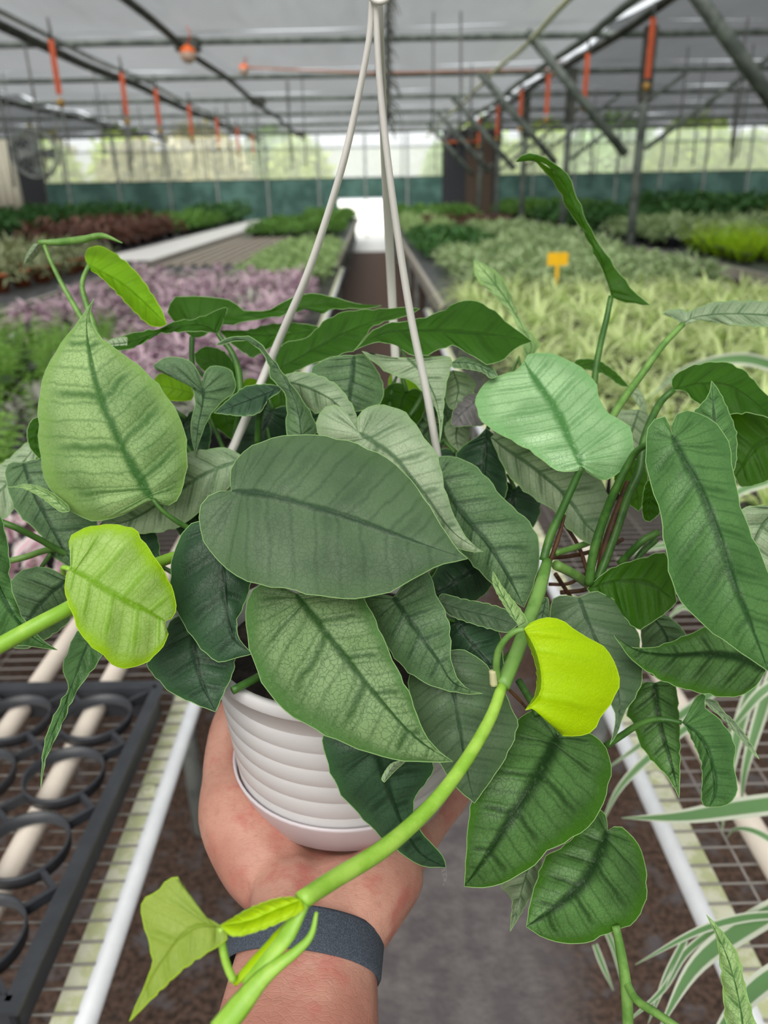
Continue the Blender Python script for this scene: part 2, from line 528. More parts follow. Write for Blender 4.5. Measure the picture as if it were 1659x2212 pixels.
def leaf_cloud(rng, n, size, rad, zc, flat=0.7):
    b = MB()
    for _ in range(n):
        v = Vector((rng.gauss(0, 1), rng.gauss(0, 1), rng.gauss(0, 1))).normalized()
        r = rng.random() ** 0.4
        c = Vector((v.x * rad * r, v.y * rad * r * 0.7, zc + v.z * rad * flat * r))
        t = Vector((rng.gauss(0, 1), rng.gauss(0, 1), rng.gauss(0, .6))).normalized()
        s = t.cross(Vector((rng.gauss(0, 1), rng.gauss(0, 1), rng.gauss(0, 1)))).normalized()
        L, W = size * rng.uniform(.7, 1.3), size * 0.33
        k = len(b.v)
        b.v += [tuple(c), tuple(c + t * L * .5 + s * W), tuple(c + t * L), tuple(c + t * L * .5 - s * W)]
        b.face([k, k + 1, k + 2, k + 3], [(.5, 0), (1, .5), (.5, 1), (0, .5)])
    return b


tree_mesh = []
for i in range(3):
    tree_mesh.append(leaf_cloud(random.Random(50 + i), 2400, 0.30, 1.55, 1.85, 0.95).mesh('crown', M_TREE[i]))
b = MB(); b.tube([(0, 0, 0), (0.1, 0, 0.8), (0, 0.05, 1.8)], [0.16, 0.12, 0.07], 8); trunk_mesh = b.mesh('trunk', M_BARK, True)
spots2 = [(-14.5, 38, 2, 1.3), (-11, 38, 0, 1.3), (-7.6, 38, 2, 1.35), (-4.4, 38.5, 1, 1.3), (4.8, 38, 0, 1.3), (8.0, 38.5, 0, 1.3), (11.2, 38.5, 1, 1.35), (14.8, 38.5, 0, 1.35)]
kinds = ['leafy light green tree', 'grey-green tree', 'dry olive-brown tree']
spots = [(-12.8, 33, 0, 1.1), (-9.4, 34.5, 2, 1.1), (-6.0, 33.5, 2, 1.1), (-2.9, 35, 0, 1.1), (3.2, 33.5, 1, 1.05), (6.2, 35, 0, 1.0), (9.4, 36, 1, 1.1), (12.8, 35, 0, 1.05), (16.4, 36, 0, 1.1), (-16, 36, 1, 1.0)]
where = ['at the far left end', 'left of the aisle beyond the third pane', 'seen through the middle of the left panes', 'left of the white hanger', 'beside the dark panel',
         'just right of the dark panel', 'behind the steel posts', 'right of the tallest leaf', 'at the far right end', 'behind the round fan']
for (x, y, k, s), wh in zip(spots, where):
    t = link_mesh('tree', tree_mesh[k], None, (x, y, 0), rng.random() * 6, s)
    link_mesh('trunk', trunk_mesh, t)
    tag(t, '%s outside the film wall, %s' % (kinds[k], wh), 'tree', 'trees outside the greenhouse')
for i, (x, y, k, s) in enumerate(spots2):
    t = link_mesh('tree', tree_mesh[k], None, (x, y, 0), rng.random() * 6, s)
    link_mesh('trunk', trunk_mesh, t)
    tag(t, '%s in the back row outside, %s from the left' % (kinds[k], ['first', 'second', 'third', 'fourth', 'fifth', 'sixth', 'seventh', 'last'][i]), 'tree', 'trees outside the greenhouse')
# ------------------------------------------------------------------ benches
BT = 0.75


def wire_bench(name, label, x_in, x_out, y0, y1, wires_to, sgn):
    """metal bench with an aisle-side angle rail, legs and a welded wire top"""
    t = empty(name, (x_in, (y0 + y1) / 2, 0)); tag(t, label, 'bench')
    ox, oy = x_in, (y0 + y1) / 2
    X = lambda x: x - ox
    Yy = lambda y: y - oy
    xo = x_in + sgn * 0.047
    b = MB(); b.tube([(X(x_in + sgn * .0125), Yy(y), BT - .009) for y in np.linspace(y0, y1, 6)], 0.0125, 14); b.build('tube_rail', M_WHITE, t, True)
    b = MB(); b.box(min(X(x_in + sgn * .022), X(xo)), max(X(x_in + sgn * .022), X(xo)), Yy(y0), Yy(y1), BT - 0.004, BT); b.build('rail_flange', M_ALGAE, t)
    xf = x_out
    b = MB(); b.box(min(X(xf), X(xf - sgn * .04)), max(X(xf), X(xf - sgn * .04)), Yy(y0), Yy(y1), BT - 0.05, BT + 0.004); b.build('outer_rail', M_WHITE, t)
    for y in np.arange(y0 + 0.06, y1, 1.25):
        for xx in (x_in + sgn * 0.174, x_out - sgn * 0.06):
            b = MB(); b.tube([(X(xx), Yy(y), 0), (X(xx), Yy(y), BT - .3), (X(xx), Yy(y), BT - .01)], 0.021, 12); b.build('leg', M_GALV, t, True)
        b = MB(); b.box(min(X(x_in + sgn * .03), X(x_out - sgn * .05)), max(X(x_in + sgn * .03), X(x_out - sgn * .05)), Yy(y) - .015, Yy(y) + .015, BT - .06, BT - .02); b.build('cross_bar', M_GALV, t)
    # cross wires share one mesh
    b = MB(); L = abs(x_out - x_in) - 0.03
    b.tube([(0, 0, 0), (sgn * L / 2, 0, 0), (sgn * L, 0, 0)], 0.0017, 5); wm = b.mesh('wire', M_WIRE, True)
    for y in np.arange(y0 + 0.02, wires_to, 0.0285):
        link_mesh('wire', wm, t, (sgn * 0.02, Yy(y), BT + 0.002))
    b = MB(); b.tube([(0, Yy(y0), 0), (0, Yy((y0 + wires_to) / 2), 0), (0, Yy(wires_to), 0)], 0.0017, 5); lm = b.mesh('long_wire', M_WIRE, True)
    for k in range(int((abs(x_out - x_in) - .05) / 0.105)):
        link_mesh('wire', lm, t, (sgn * (0.085 + k * 0.105), 0, BT - 0.0015))
    if wires_to < y1:
        b = MB(); b.box(min(X(x_in + sgn * .03), X(x_out)), max(X(x_in + sgn * .03), X(x_out)), Yy(wires_to), Yy(y1), BT - .012, BT - .002); b.build('mesh_top', M_STEELD, t)
    for y in np.arange(y0 + .22, wires_to, 0.42):
        b = MB(); b.lathe([(0.011, BT + .0005), (0.011, BT + .003), (0.007, BT + .0035), (0.0, BT + .002)], X(x_in + sgn * .034), Yy(y), 16); b.build('washer', M_ALGAE, t, True)
    return t


wire_bench('wire_bench', 'white-edged wire mesh bench left of the aisle holding the empty black trays', -0.312, -2.3, 0.25, 9.2, 2.3, -1)
wire_bench('wire_bench', 'white-edged wire mesh bench right of the aisle under the spider plants', 0.37, 3.0, 0.25, 5.75, 2.3, 1)
for x, lab in ((-0.475, 'cream plastic pipe under the near black tray on the left bench'), (-0.60, 'second cream plastic pipe further in on the left bench mesh'), (0.485, 'cream plastic pipe lying on the right bench mesh'), (-0.73, 'innermost cream plastic pipe on the left bench mesh')):
    b = MB(); b.tube([(0, 0.25, 0), (0, 1.5, 0), (0, 3.2, 0)], 0.0165, 14)
    tag(b.build('pvc_pipe', M_PVC, None, True, (x, 0, BT + 0.0205)), lab, 'pipe')


def slab_bench(label, x0, x1, y0, y1, top, edge, z=BT):
    t = empty('bench', ((x0 + x1) / 2, (y0 + y1) / 2, 0)); tag(t, label, 'bench')
    hx, hy = (x1 - x0) / 2, (y1 - y0) / 2
    b = MB(); b.box(-hx, hx, -hy, hy, z - .03, z - .004); b.build('top', top, t)
    for s in (-1, 1):
        b = MB(); b.box(s * hx - .02, s * hx + .02, -hy, hy, z - .10, z + .012); b.build('edge_rail', edge, t)
    for y in np.arange(-hy + .5, hy, 2.4):
        for s in (-1, 1):
            b = MB(); b.box(s * (hx - .1) - .025, s * (hx - .1) + .025, y - .025, y + .025, 0, z - .03); b.build('leg', M_GALV, t)
    return t


M_MESHTOP = two_tone('dark_bench_mesh', S('#3a3d40'), S('#5a5c5e'), 14, rough=0.5)
M_RAILG = plain('weathered_rail', S('#b3ada3'), 0.6)
slab_bench('dark topped bench right of the aisle carrying the clipped green bushes', 0.52, 3.0, 5.9, 27.5, M_MESHTOP, M_RAILG)
slab_bench('bench in the second row on the left with its grey rail toward the camera', -5.4, -2.85, 3.2, 27.5, M_MESHTOP, M_RAILG)
slab_bench('bench in the second row on the right behind the steel posts', 3.75, 6.6, 5.0, 27.5, M_MESHTOP, M_RAILG)
slab_bench('bench at the far left along the side wall', -9.8, -6.4, 8.0, 27.5, M_MESHTOP, M_RAILG)
slab_bench('bench at the far right along the side wall', 7.6, 11.2, 8.0, 27.5, M_MESHTOP, M_RAILG)
lb = slab_bench('bench left of the aisle beyond the purple plants with bare pale slats', -2.6, -0.42, 9.4, 27.5, M_MESHTOP, M_RAILG)
M_SLAT = plain('pale_slat', S('#a79c8e'), 0.5)
b = MB(); b.box(-.045, .045, -2.9, 2.9, 0, 0.02); sm = b.mesh('slat', M_SLAT)
for k in range(8):
    link_mesh('slat', sm, lb, (-1.02 + k * 0.14, -5.7, BT + 0.002))
M_SHEET = NT('wet_white_sheet'); M_SHEET.b.inputs['Base Color'].default_value = (0.92, 0.92, 0.9, 1); M_SHEET.b.inputs['Roughness'].default_value = 0.4
M_SHEET.bump(M_SHEET.noise(9, 3, .5, M_SHEET.coord()), 0.15, 0.01)
b = MB(); b.box(-.42, .42, -7.6, 7.6, 0, .006)
tag(b.build('white_sheet', M_SHEET.m, None, False, (-3.3, 18.2, BT + .016)), 'wet white plastic sheet shining along the second left bench', 'plastic sheet')
b = MB(); b.box(-.72, .72, -3.5, 3.5, 0.0, .006)  # thin white sheet added to stand in for glare off the floor
tag(b.build('white_sheet', M_SHEET.m, None, False, (-0.18, 25.9, 0.001)), 'white sheet added for the wet floor glare at the far end of the aisle', 'plastic sheet')

# --- black trays with round holes on the left bench
def tray(label, cx, cy, rz, rows, colsn, pitch=0.128):
    t = empty('plant_tray', (cx, cy, BT + 0.004)); t.rotation_euler = (0, 0, rz); tag(t, label, 'tray', 'black trays on the left bench')
    W, H = colsn * pitch / 2 + .012, rows * pitch / 2 + .012
    b = MB()
    for (x0, x1, y0, y1) in ((-W, W, -H, -H + .007), (-W, W, H - .007, H), (-W, -W + .007, -H, H), (W - .007, W, -H, H)):
        b.box(x0, x1, y0, y1, 0, 0.056)
    b.box(-W - .012, W + .012, -H - .012, -H, 0.052, 0.057); b.box(-W - .012, W + .012, H, H + .012, 0.052, 0.057)
    b.box(-W - .012, -W, -H, H, 0.052, 0.057); b.box(W, W + .012, -H, H, 0.052, 0.057)
    b.build('rim', M_BLACK, t)
    rb = MB(); rb.lathe([(0.0515, 0.038), (0.0522, 0.056), (0.0552, 0.056), (0.0552, 0.052), (0.0540, 0.038), (0.0515, 0.038)], 0, 0, 32); rm = rb.mesh('ring', M_BLACK, True)
    wb2 = MB(); wb2.box(-.003, .003, -.020, .020, .040, .054); wm2 = wb2.mesh('web', M_BLACK)
    for i in range(colsn):
        for j in range(rows):
            x, y = -W + .012 + pitch * (i + .5), -H + .012 + pitch * (j + .5)
            link_mesh('ring', rm, t, (x, y, 0))
            for k in range(4):
                a = math.pi / 4 + k * math.pi / 2
                link_mesh('web', wm2, t, (x + math.cos(a) * .0735, y + math.sin(a) * .0735, 0), a + math.pi / 2)
    return t


tray('black plastic tray of round holes nearest the camera on the left bench', -0.515, 0.80, -0.02, 4, 2)
tray('black plastic tray of round holes further in beside the nearest tray', -0.82, 0.83, 0.02, 4, 2)

# dead leaf on the mesh
b = MB(); b.v = [(0, 0, 0.004), (.022, .016, .012), (.055, .006, .020), (.085, .016, .008), (.055, -.016, .014), (.024, -.018, .006)]
b.face([0, 1, 5]); b.face([1, 2, 4, 5]); b.face([2, 3, 4])
tag(b.build('dead_leaf', plain('dead_leaf', S('#7d5640'), 0.8), None, True, (-0.455, 1.125, BT + 0.004)), 'curled brown dead leaf on the left wire mesh', 'leaf')

# ------------------------------------------------------------------ plants on the benches
def blade(b, rng, L, W, lift, az, droop, z0=0.0, r0=0.01, segs=7, cross=3):
    """one arching strap leaf"""
    c, s = math.cos(az), math.sin(az)
    k = len(b.v)
    r, z, an = r0, z0, lift
    tw = rng.uniform(-.3, .3)
    for i in range(segs + 1):
        t = i / segs
        w = W * (0.55 + 0.45 * math.sin(math.pi * min(1, t * 1.1))) * (1 - t ** 3) + 0.0004
        x, y = r * c, r * s
        px, py = -s, c
        for q in (-1, 0, 1):
            b.v.append((x + px * w * q + tw * t * t * L * .2 * px, y + py * w * q + tw * t * t * L * .2 * py, z + (0.25 * w if q else -0.0)))
        st = L / segs
        r += st * math.cos(an); z += st * math.sin(an); an -= droop / segs * (0.6 + 0.9 * t)
    for i in range(segs):
        for q in range(2):
            a = k + i * 3 + q
            b.face([a, a + 1, a + 4, a + 3], [(q / 2, i / segs), ((q + 1) / 2, i / segs), ((q + 1) / 2, (i + 1) / segs), (q / 2, (i + 1) / segs)])


def pointed(b, p, d, up, L, W, fold=0.2, bend=0.3):
    """one pointed leaf with a folded midrib (8 triangles)"""
    d = Vector(d).normalized(); s = d.cross(Vector(up)); s = s.normalized() if s.length > 1e-6 else Vector((1, 0, 0))
    n = s.cross(d)
    p = Vector(p); k = len(b.v)
    for t, w in ((0, 0.12), (.3, .9), (.62, .8), (1.0, .03)):
        c = p + d * (L * t) - n * (bend * L * t * t)
        for q in (-1, 0, 1):
            b.v.append(tuple(c + s * (W * .5 * w * q) + n * (fold * W * w * abs(q))))
    ts = (0, .3, .62, 1)
    for i in range(3):
        for q in range(2):
            a = k + i * 3 + q
            b.face([a, a + 1, a + 4, a + 3], [(q / 2, ts[i]), ((q + 1) / 2, ts[i]), ((q + 1) / 2, ts[i + 1]), (q / 2, ts[i + 1])])


def bush(rng, n, R, H, L, W, z0=0.08, erect=0.5):
    """rounded plant: leaves on the surface and inside of a dome"""
    b = MB()
    for _ in range(n):
        a = rng.random() * 2 * math.pi; e = math.asin(rng.random() ** 0.8)
        rr = rng.uniform(.55, 1.0)
        p = (R * rr * math.cos(e) * math.cos(a), R * rr * math.cos(e) * math.sin(a), z0 + H * rr * math.sin(e))
        d = (math.cos(a + rng.gauss(0, .7)) * math.cos(e), math.sin(a + rng.gauss(0, .7)) * math.cos(e), erect * rng.uniform(-.4, 1.2))
        pointed(b, p, d, (rng.gauss(0, .3), rng.gauss(0, .3), 1), L * rng.uniform(.7, 1.3), W * rng.uniform(.8, 1.2), .2, rng.uniform(.1, .6))
    return b


def feathery(rng, n, R, H):
    """plant of feathery fronds with many narrow leaflets"""
    b = MB()
    for _ in range(n):
        az = rng.random() * 6.283; lean = rng.uniform(.1, .75)
        L = H * rng.uniform(.7, 1.2)
        c, s = math.cos(az), math.sin(az)
        m = 9
        for i in range(m):
            t = (i + 1) / m
            rr = R * .3 + L * t * lean; z = L * t * (1 - .35 * lean * t)
            for sd in (-1, 1):
                d = (c * .5 - s * sd, s * .5 + c * sd, .35)
                pointed(b, (c * rr, s * rr, z), d, (0, 0, 1), .055 * (1.15 - t * .7), .014, .1, .3)
        b.tube([(c * R * .3, s * R * .3, 0), (c * (R * .3 + L * lean * .5), s * (R * .3 + L * lean * .5), L * .5 * (1 - .17 * lean)), (c * (R * .3 + L * lean), s * (R * .3 + L * lean), L * (1 - .35 * lean))], [.003, .002, .001], 3)
    return b


def pot_mesh(r, h, mat):
    b = MB(); b.lathe([(0, 0), (r * .75, 0), (r * .97, h * .9), (r * 1.05, h * .9), (r * 1.05, h), (r * .95, h), (r * .9, h * .85), (0, h * .85)], 0, 0, 14)
    return b.mesh('nursery_pot', mat, True)


POT_B = pot_mesh(.065, .10, M_BLACK)
POT_T = pot_mesh(.07, .11, M_TERRA)

SPID = simple_leaf('spider_leaf', S('#86b04a'), S('#a4ca5c'), S('#ccec78'), 0.3, 0.5, S('#f4fac8'), (0.15, 0.6), 0.35)
SPIDV = simple_leaf('spider_leaf_white_edge', S('#5f8f58'), S('#74a06a'), S('#a8c88a'), 0.25, 0.45, S('#e6ecda'), (0.56, 0.66), 0.1)
TRAD = simple_leaf('tradescantia_purple', S('#8a3f80'), S('#c49ab6'), S('#b070a0'), 0.2, 0.5, S('#dcd2d0'), (0.3, 0.6), 0.6)
TRADG = simple_leaf('tradescantia_silver', S('#a3a49a'), S('#cfc6cc'), S('#b8b0a8'), 0.2, 0.5, S('#7d8f6a'), (0.5, 0.7), 0.4)
TRADW = simple_leaf('tradescantia_pink', S('#d08aa8'), S('#f0dce0'), S('#e0b0c0'), 0.25, 0.5, S('#f2eeea'), (0.4, 0.7), 0.2)
FEATH = simple_leaf('feathery_green', S('#74a845'), S('#a0cb68'), S('#b4e060'), 0.35, 0.55)
GRASS = simple_leaf('soft_green', S('#8fb06e'), S('#b0c890'), S('#b8d888'), 0.3, 0.55)
MIXG = simple_leaf('variegated_small', S('#6a8f58'), S('#a3bb8c'), S('#a0c870'), 0.25, 0.45, S('#c8d4a8'), (0.5, 0.8))
DGREEN = simple_leaf('dark_green', S('#2f5a30'), S('#558048'), S('#5f9a3a'), 0.2, 0.4)
MGREEN = simple_leaf('mid_green', S('#4c7a38'), S('#76a04e'), S('#86b848'), 0.25, 0.45)
YFERN = simple_leaf('lime_fern', S('#a6da10'), S('#d2f034'), S('#d8fa20'), 0.35, 0.5)
REDB = simple_leaf('red_brown', S('#4c302b'), S('#75574a'), S('#805540'), 0.2, 0.5)
OLIVE = simple_leaf('olive_grey', S('#6f7f58'), S('#a0a684'), S('#a0b070'), 0.2, 0.5)
YELG = simple_leaf('yellow_green', S('#a8b83a'), S('#d0c850'), S('#d8e050'), 0.3, 0.5)


def variants(make, mat, n, seed):
    return [make(random.Random(seed + i)).mesh('foliage', mat, True) for i in range(n)]


def spider(rng, n=58, L=.31, W=.0062):
    b = MB()
    for _ in range(n):
        blade(b, rng, L * rng.uniform(.55, 1.15), W * rng.uniform(.7, 1.2), rng.uniform(.5, 1.45), rng.random() * 6.283, rng.uniform(1.6, 3.6), .08, .012)
    return b


V = {
    'spider': variants(lambda r: spider(r), SPID, 4, 10),
    'trad': variants(lambda r: bush(r, 100, .15, .15, .07, .021, .06, .5), TRAD, 3, 20),
    'tradg': variants(lambda r: bush(r, 100, .15, .14, .07, .021, .06, .5), TRADG, 2, 30),
    'tradw': variants(lambda r: bush(r, 60, .12, .12, .075, .03, .06, .5), TRADW, 2, 35),
    'feath': variants(lambda r: feathery(r, 13, .10, .26), FEATH, 3, 40),
    'grass': variants(lambda r: bush(r, 110, .17, .12, .06, .022, .06, .8), GRASS, 2, 50),
    'mixg': variants(lambda r: bush(r, 120, .20, .17, .075, .03, .07, .6), MIXG, 3, 60),
    'dgreen': variants(lambda r: bush(r, 110, .22, .22, .11, .05, .07, .6), DGREEN, 3, 70),
    'mgreen': variants(lambda r: bush(r, 110, .20, .18, .09, .04, .07, .6), MGREEN, 3, 80),
    'yfern': variants(lambda r: feathery(r, 18, .10, .30), YFERN, 2, 90),
    'redb': variants(lambda r: bush(r, 90, .24, .24, .10, .04, .07, .6), REDB, 2, 100),
    'olive': variants(lambda r: bush(r, 90, .20, .20, .09, .025, .07, .9), OLIVE, 2, 110),
    'yelg': variants(lambda r: bush(r, 80, .26, .34, .14, .06, .10, .8), YELG, 2, 120),
}
_rg = random.Random(77)


def plant(kind, name, label, group, x, y, z=BT, s=1.0, pot=POT_B, ps=1.0):
    me = _rg.choice(V[kind])
    o = link_mesh(name, me, None, (x, y, z), _rg.random() * 6.283, s * _rg.uniform(.9, 1.12))
    link_mesh('nursery_pot', pot, o, (0, 0, 0), 0, ps)
    tag(o, label, 'plant', group)
    return o


ORD = ['nearest', 'second', 'third', 'fourth', 'fifth', 'sixth', 'seventh', 'eighth', 'ninth', 'tenth', 'eleventh', 'twelfth', 'thirteenth', 'fourteenth', 'fifteenth', 'sixteenth', 'seventeenth', 'eighteenth', 'nineteenth', 'twentieth', 'twenty-first', 'twenty-second']


def bed(kind, name, label, x0, x1, y0, y1, dx, dy, group, z=BT, s=1.0, pot=POT_B, skip=None):
    nx = max(1, int(round((x1 - x0) / dx))); ny = max(1, int(round((y1 - y0) / dy)))
    for i in range(nx):
        for j in range(ny):
            x = x0 + (i + .5) * (x1 - x0) / nx + _rg.uniform(-.03, .03)
            y = y0 + (j + .5) * (y1 - y0) / ny + _rg.uniform(-.03, .03)
            if skip and skip(x, y): continue
            col = i if x0 > 0 else nx - 1 - i
            lab = '%s, %s row, %s the aisle' % (label, ORD[j], 'nearest' if col == 0 else ORD[col] + ' from')
            plant(kind, name, lab, group, x, y, z, s, pot)


Z1 = BT + .004
bed('spider', 'spider_plant', 'pale yellow-green spider plant in the dense bed', 0.52, 2.68, 1.55, 5.6, .26, .29, 'spider plants in the right bed', Z1, 1.0, skip=lambda x, y: y < 2.0 and x < 0.85)
bed('trad', 'wandering_plant', 'purple and silver striped trailing plant', -1.25, -0.52, 3.0, 4.4, .2, .22, 'purple striped plants', Z1, 1.0)
bed('trad', 'wandering_plant', 'purple striped trailing plant in the farther bed', -2.1, -0.5, 4.4, 7.0, .22, .24, 'farther purple striped plants', Z1, 1.05, skip=lambda x, y: _rg.random() < .25)
bed('tradg', 'wandering_plant', 'silvery plant mixed into the purple bed', -2.0, -0.6, 4.5, 6.9, .38, .4, 'silvery plants in the purple bed', Z1, 1.0)
bed('tradg', 'wandering_plant', 'silvery trailing plant before the purple bed', -1.3, -0.45, 2.35, 3.0, .2, .22, 'silvery striped plants', Z1, .9)
bed('feath', 'feathery_plant', 'feathery light green plant on the left bench', -2.25, -1.0, 1.85, 4.3, .22, .24, 'feathery green plants', Z1, 1.0, skip=lambda x, y: x > -1.3 and y > 2.5)
bed('tradw', 'wandering_plant', 'pink and white striped trailing plant', -1.5, -0.62, 1.30, 1.85, .2, .2, 'pink and white striped plants', Z1, .9)
bed('grass', 'soft_grass_plant', 'pale green fine-leaved plant beyond the purple bed', -1.25, -0.45, 7.2, 12.0, .26, .30, 'pale green fine plants', Z1, 1.1)
bed('mgreen', 'leafy_plant', 'green leafy plant past the pale slats', -2.4, -0.6, 15.5, 20.5, .38, .5, 'leafy plants past the slats', BT, 1.1)
bed('mgreen', 'leafy_plant', 'leafy plant at the left bench end', -1.95, -0.5, 22.3, 27.0, .5, .6, 'leafy plants by the doorway', BT, 1.3)
# right bench, second half
bed('mixg', 'variegated_bush', 'small variegated bush behind the spider plants', 0.75, 2.7, 6.0, 9.4, .31, .33, 'variegated bushes', BT, 1.05)
bed('dgreen', 'leafy_plant', 'dark leafy plant on the right bench', 0.65, 1.6, 9.7, 13.5, .36, .38, 'dark leafy plants by the aisle', BT, .9)
bed('mixg', 'variegated_bush', 'pale variegated bush on the right bench', 1.75, 2.95, 9.7, 15.5, .38, .4, 'far variegated bushes', BT, 1.1)
bed('grass', 'soft_grass_plant', 'bright fine-leaved plant on the right bench', 0.6, 1.6, 14.0, 21.0, .42, .5, 'far pale plants right of the aisle', BT, 1.5)
bed('redb', 'red_leaf_plant', 'low reddish plant on the right bench', 1.0, 2.9, 16.2, 19.0, .5, .5, 'far reddish plants right', BT, .9)
bed('mgreen', 'leafy_plant', 'leafy plant at the right bench end', 0.7, 2.9, 21.5, 27.0, .55, .6, 'leafy plants at the far right bench end', BT, 1.4)
# second row right
bed('yfern', 'lime_fern', 'bright lime-green fern behind the steel post', 3.95, 5.3, 8.5, 10.2, .28, .32, 'lime ferns', BT, 1.2)
bed('mixg', 'variegated_bush', 'cream variegated bush on the second right bench', 3.95, 6.4, 10.9, 13.8, .42, .42, 'cream variegated bushes', BT, 1.4)
bed('dgreen', 'leafy_plant', 'dark plant on the second right bench', 3.95, 6.4, 14.5, 20.0, .55, .6, 'dark plants second right bench', BT, 1.5)
bed('mgreen', 'leafy_plant', 'green plant ending the second right bench', 3.95, 6.4, 21.0, 27.0, .7, .75, 'green plants second right bench end', BT, 1.8)
bed('yelg', 'croton_bush', 'tall yellow-green bush at the far right', 7.9, 11.0, 12.0, 16.5, .65, .7, 'yellow-green bushes', BT, 1.5)
bed('dgreen', 'leafy_plant', 'dark plant on the far right bench', 7.9, 11.0, 17.5, 26.0, .9, .95, 'dark plants far right', BT, 2.0)
bed('olive', 'herb_plant', 'grey-green herb on the far right bench', 7.8, 10.5, 8.5, 11.5, .5, .5, 'grey herbs far right', BT, 1.3)
# second row left
bed('olive', 'herb_plant', 'grey-green herb in a terracotta pot', -5.3, -3.2, 7.2, 10.2, .40, .42, 'herbs in terracotta pots', BT, 1.3, POT_T)
bed('dgreen', 'leafy_plant', 'dark low plant on the second left bench', -5.2, -3.4, 5.4, 7.5, .40, .42, 'dark plants second left bench', BT, .9)
bed('redb', 'red_leaf_plant', 'reddish brown leafy plant at the left', -5.3, -3.85, 12.2, 16.8, .48, .5, 'reddish plants left', BT, 1.4)
bed('mgreen', 'leafy_plant', 'green plant on the second left bench', -5.3, -3.85, 17.5, 22.0, .55, .6, 'green plants second left bench', BT, 1.5)
bed('dgreen', 'leafy_plant', 'dark plant ending the second left bench', -5.3, -3.85, 22.6, 27.0, .75, .8, 'dark plants second left bench end', BT, 1.8)
bed('dgreen', 'leafy_plant', 'dark plant along the left wall', -9.5, -6.7, 12.0, 26.0, .9, .95, 'dark plants along the left wall', BT, 1.9)
# yellow plant label stake on the right bench
st = empty('plant_label', (1.30, 5.62, BT)); tag(st, 'blank yellow T-shaped plant label stake standing among the spider plants', 'plant label')
M_YEL = plain('yellow_plastic', S('#f2b90a'), 0.45, var=0.05)
b = MB(); b.box(-.012, .012, -.002, .002, 0.0, .32); b.build('stake', M_YEL, st)
b = MB(); b.box(-.072, .072, -.0025, .0025, .30, .385); b.build('plate', M_YEL, st)

# foreground spider plant blades at the lower right: a plant of its own with every blade a part
SP = empty('spider_plant', (0.70, 0.92, Z1)); tag(SP, 'white-edged spider plant nearest the camera at the lower right corner', 'plant')
link_mesh('nursery_pot', POT_B, SP)
spl = np.array(SP.location)


def traced_blade(pts, w, mat=SPIDV):
    p = spline(pts, 18)
    b = MB()
    for i, q in enumerate(p):
        c = P(*q) - spl
        a = P(*p[max(0, i - 1)]); d = P(*p[min(18, i + 1)])
        t = d - a; t /= np.linalg.norm(t)
        view = CAM_POS - (c + spl); view /= np.linalg.norm(view)
        s = np.cross(t, view); s /= np.linalg.norm(s)
        f = i / 18
        ww = (w * (1 - f ** 2.2) * (0.75 + .25 * math.sin(math.pi * f)) + 0.6) * q[2] / F_PX
        for k, o in ((-1, 0.25), (-.5, .05), (0, 0), (.5, .05), (1, 0.25)):
            b.v.append(tuple(c + s * ww * k + view * ww * o))
    for i in range(18):
        for k in range(4):
            a = i * 5 + k
            b.face([a, a + 1, a + 6, a + 5], [(k / 4, i / 18), ((k + 1) / 4, i / 18), ((k + 1) / 4, (i + 1) / 18), (k / 4, (i + 1) / 18)])
    return b.build('blade', mat, SP, True)


for pts, w in (([(1760, 1725, .85), (1600, 1745, .80), (1470, 1764, .76), (1342, 1767, .73)], 24),
               ([(1740, 1930, .78), (1600, 2010, .72), (1500, 2090, .68), (1420, 2230, .64)], 26),
               ([(1760, 2060, .70), (1640, 2130, .66), (1560, 2220, .62), (1520, 2300, .6)], 26),
               ([(1700, 1975, .75), (1600, 1984, .72), (1500, 2015, .70), (1372, 2084, .68)], 10),
               ([(1560, 1995, .72), (1480, 2060, .69), (1430, 2140, .66), (1340, 2220, .64)], 8),
               ([(1480, 2030, .70), (1440, 2110, .67), (1400, 2212, .64)], 8),
               ([(1500, 1560, .95), (1420, 1620, .92), (1340, 1700, .9), (1295, 1790, .88)], 11),
               ([(1560, 1480, 1.0), (1450, 1560, .97), (1340, 1640, .95), (1310, 1660, .95)], 12),
               ([(1640, 1440, .9), (1600, 1560, .9), (1570, 1700, .9), (1560, 1800, .9)], 15),
               ([(1690, 1400, .9), (1650, 1520, .9), (1610, 1660, .9), (1600, 1760, .92)], 15),
               ([(1660, 1330, 1.0), (1560, 1330, 1.0), (1480, 1310, 1.0), (1440, 1340, 1.0)], 17),
               ([(1700, 1460, .85), (1640, 1500, .85), (1590, 1560, .86), (1560, 1600, .88)], 12),
               ([(1700, 1180, 1.2), (1560, 1170, 1.2), (1420, 1180, 1.2), (1330, 1210, 1.2)], 14),
               ([(1660, 1040, 1.3), (1600, 1060, 1.3), (1540, 1110, 1.3)], 12),
               ([(1700, 800, 1.6), (1600, 775, 1.7), (1480, 800, 1.75), (1400, 860, 1.8)], 15),
               ([(1720, 1850, .8), (1640, 1800, .82), (1590, 1790, .84), (1570, 1810, .86)], 10),
               ([(1285, 2040, .80), (1300, 2080, .80), (1325, 2140, .80)], 7),
               ([(1310, 2010, .85), (1330, 2060, .85), (1345, 2130, .85)], 7)):
    traced_blade(pts, w)

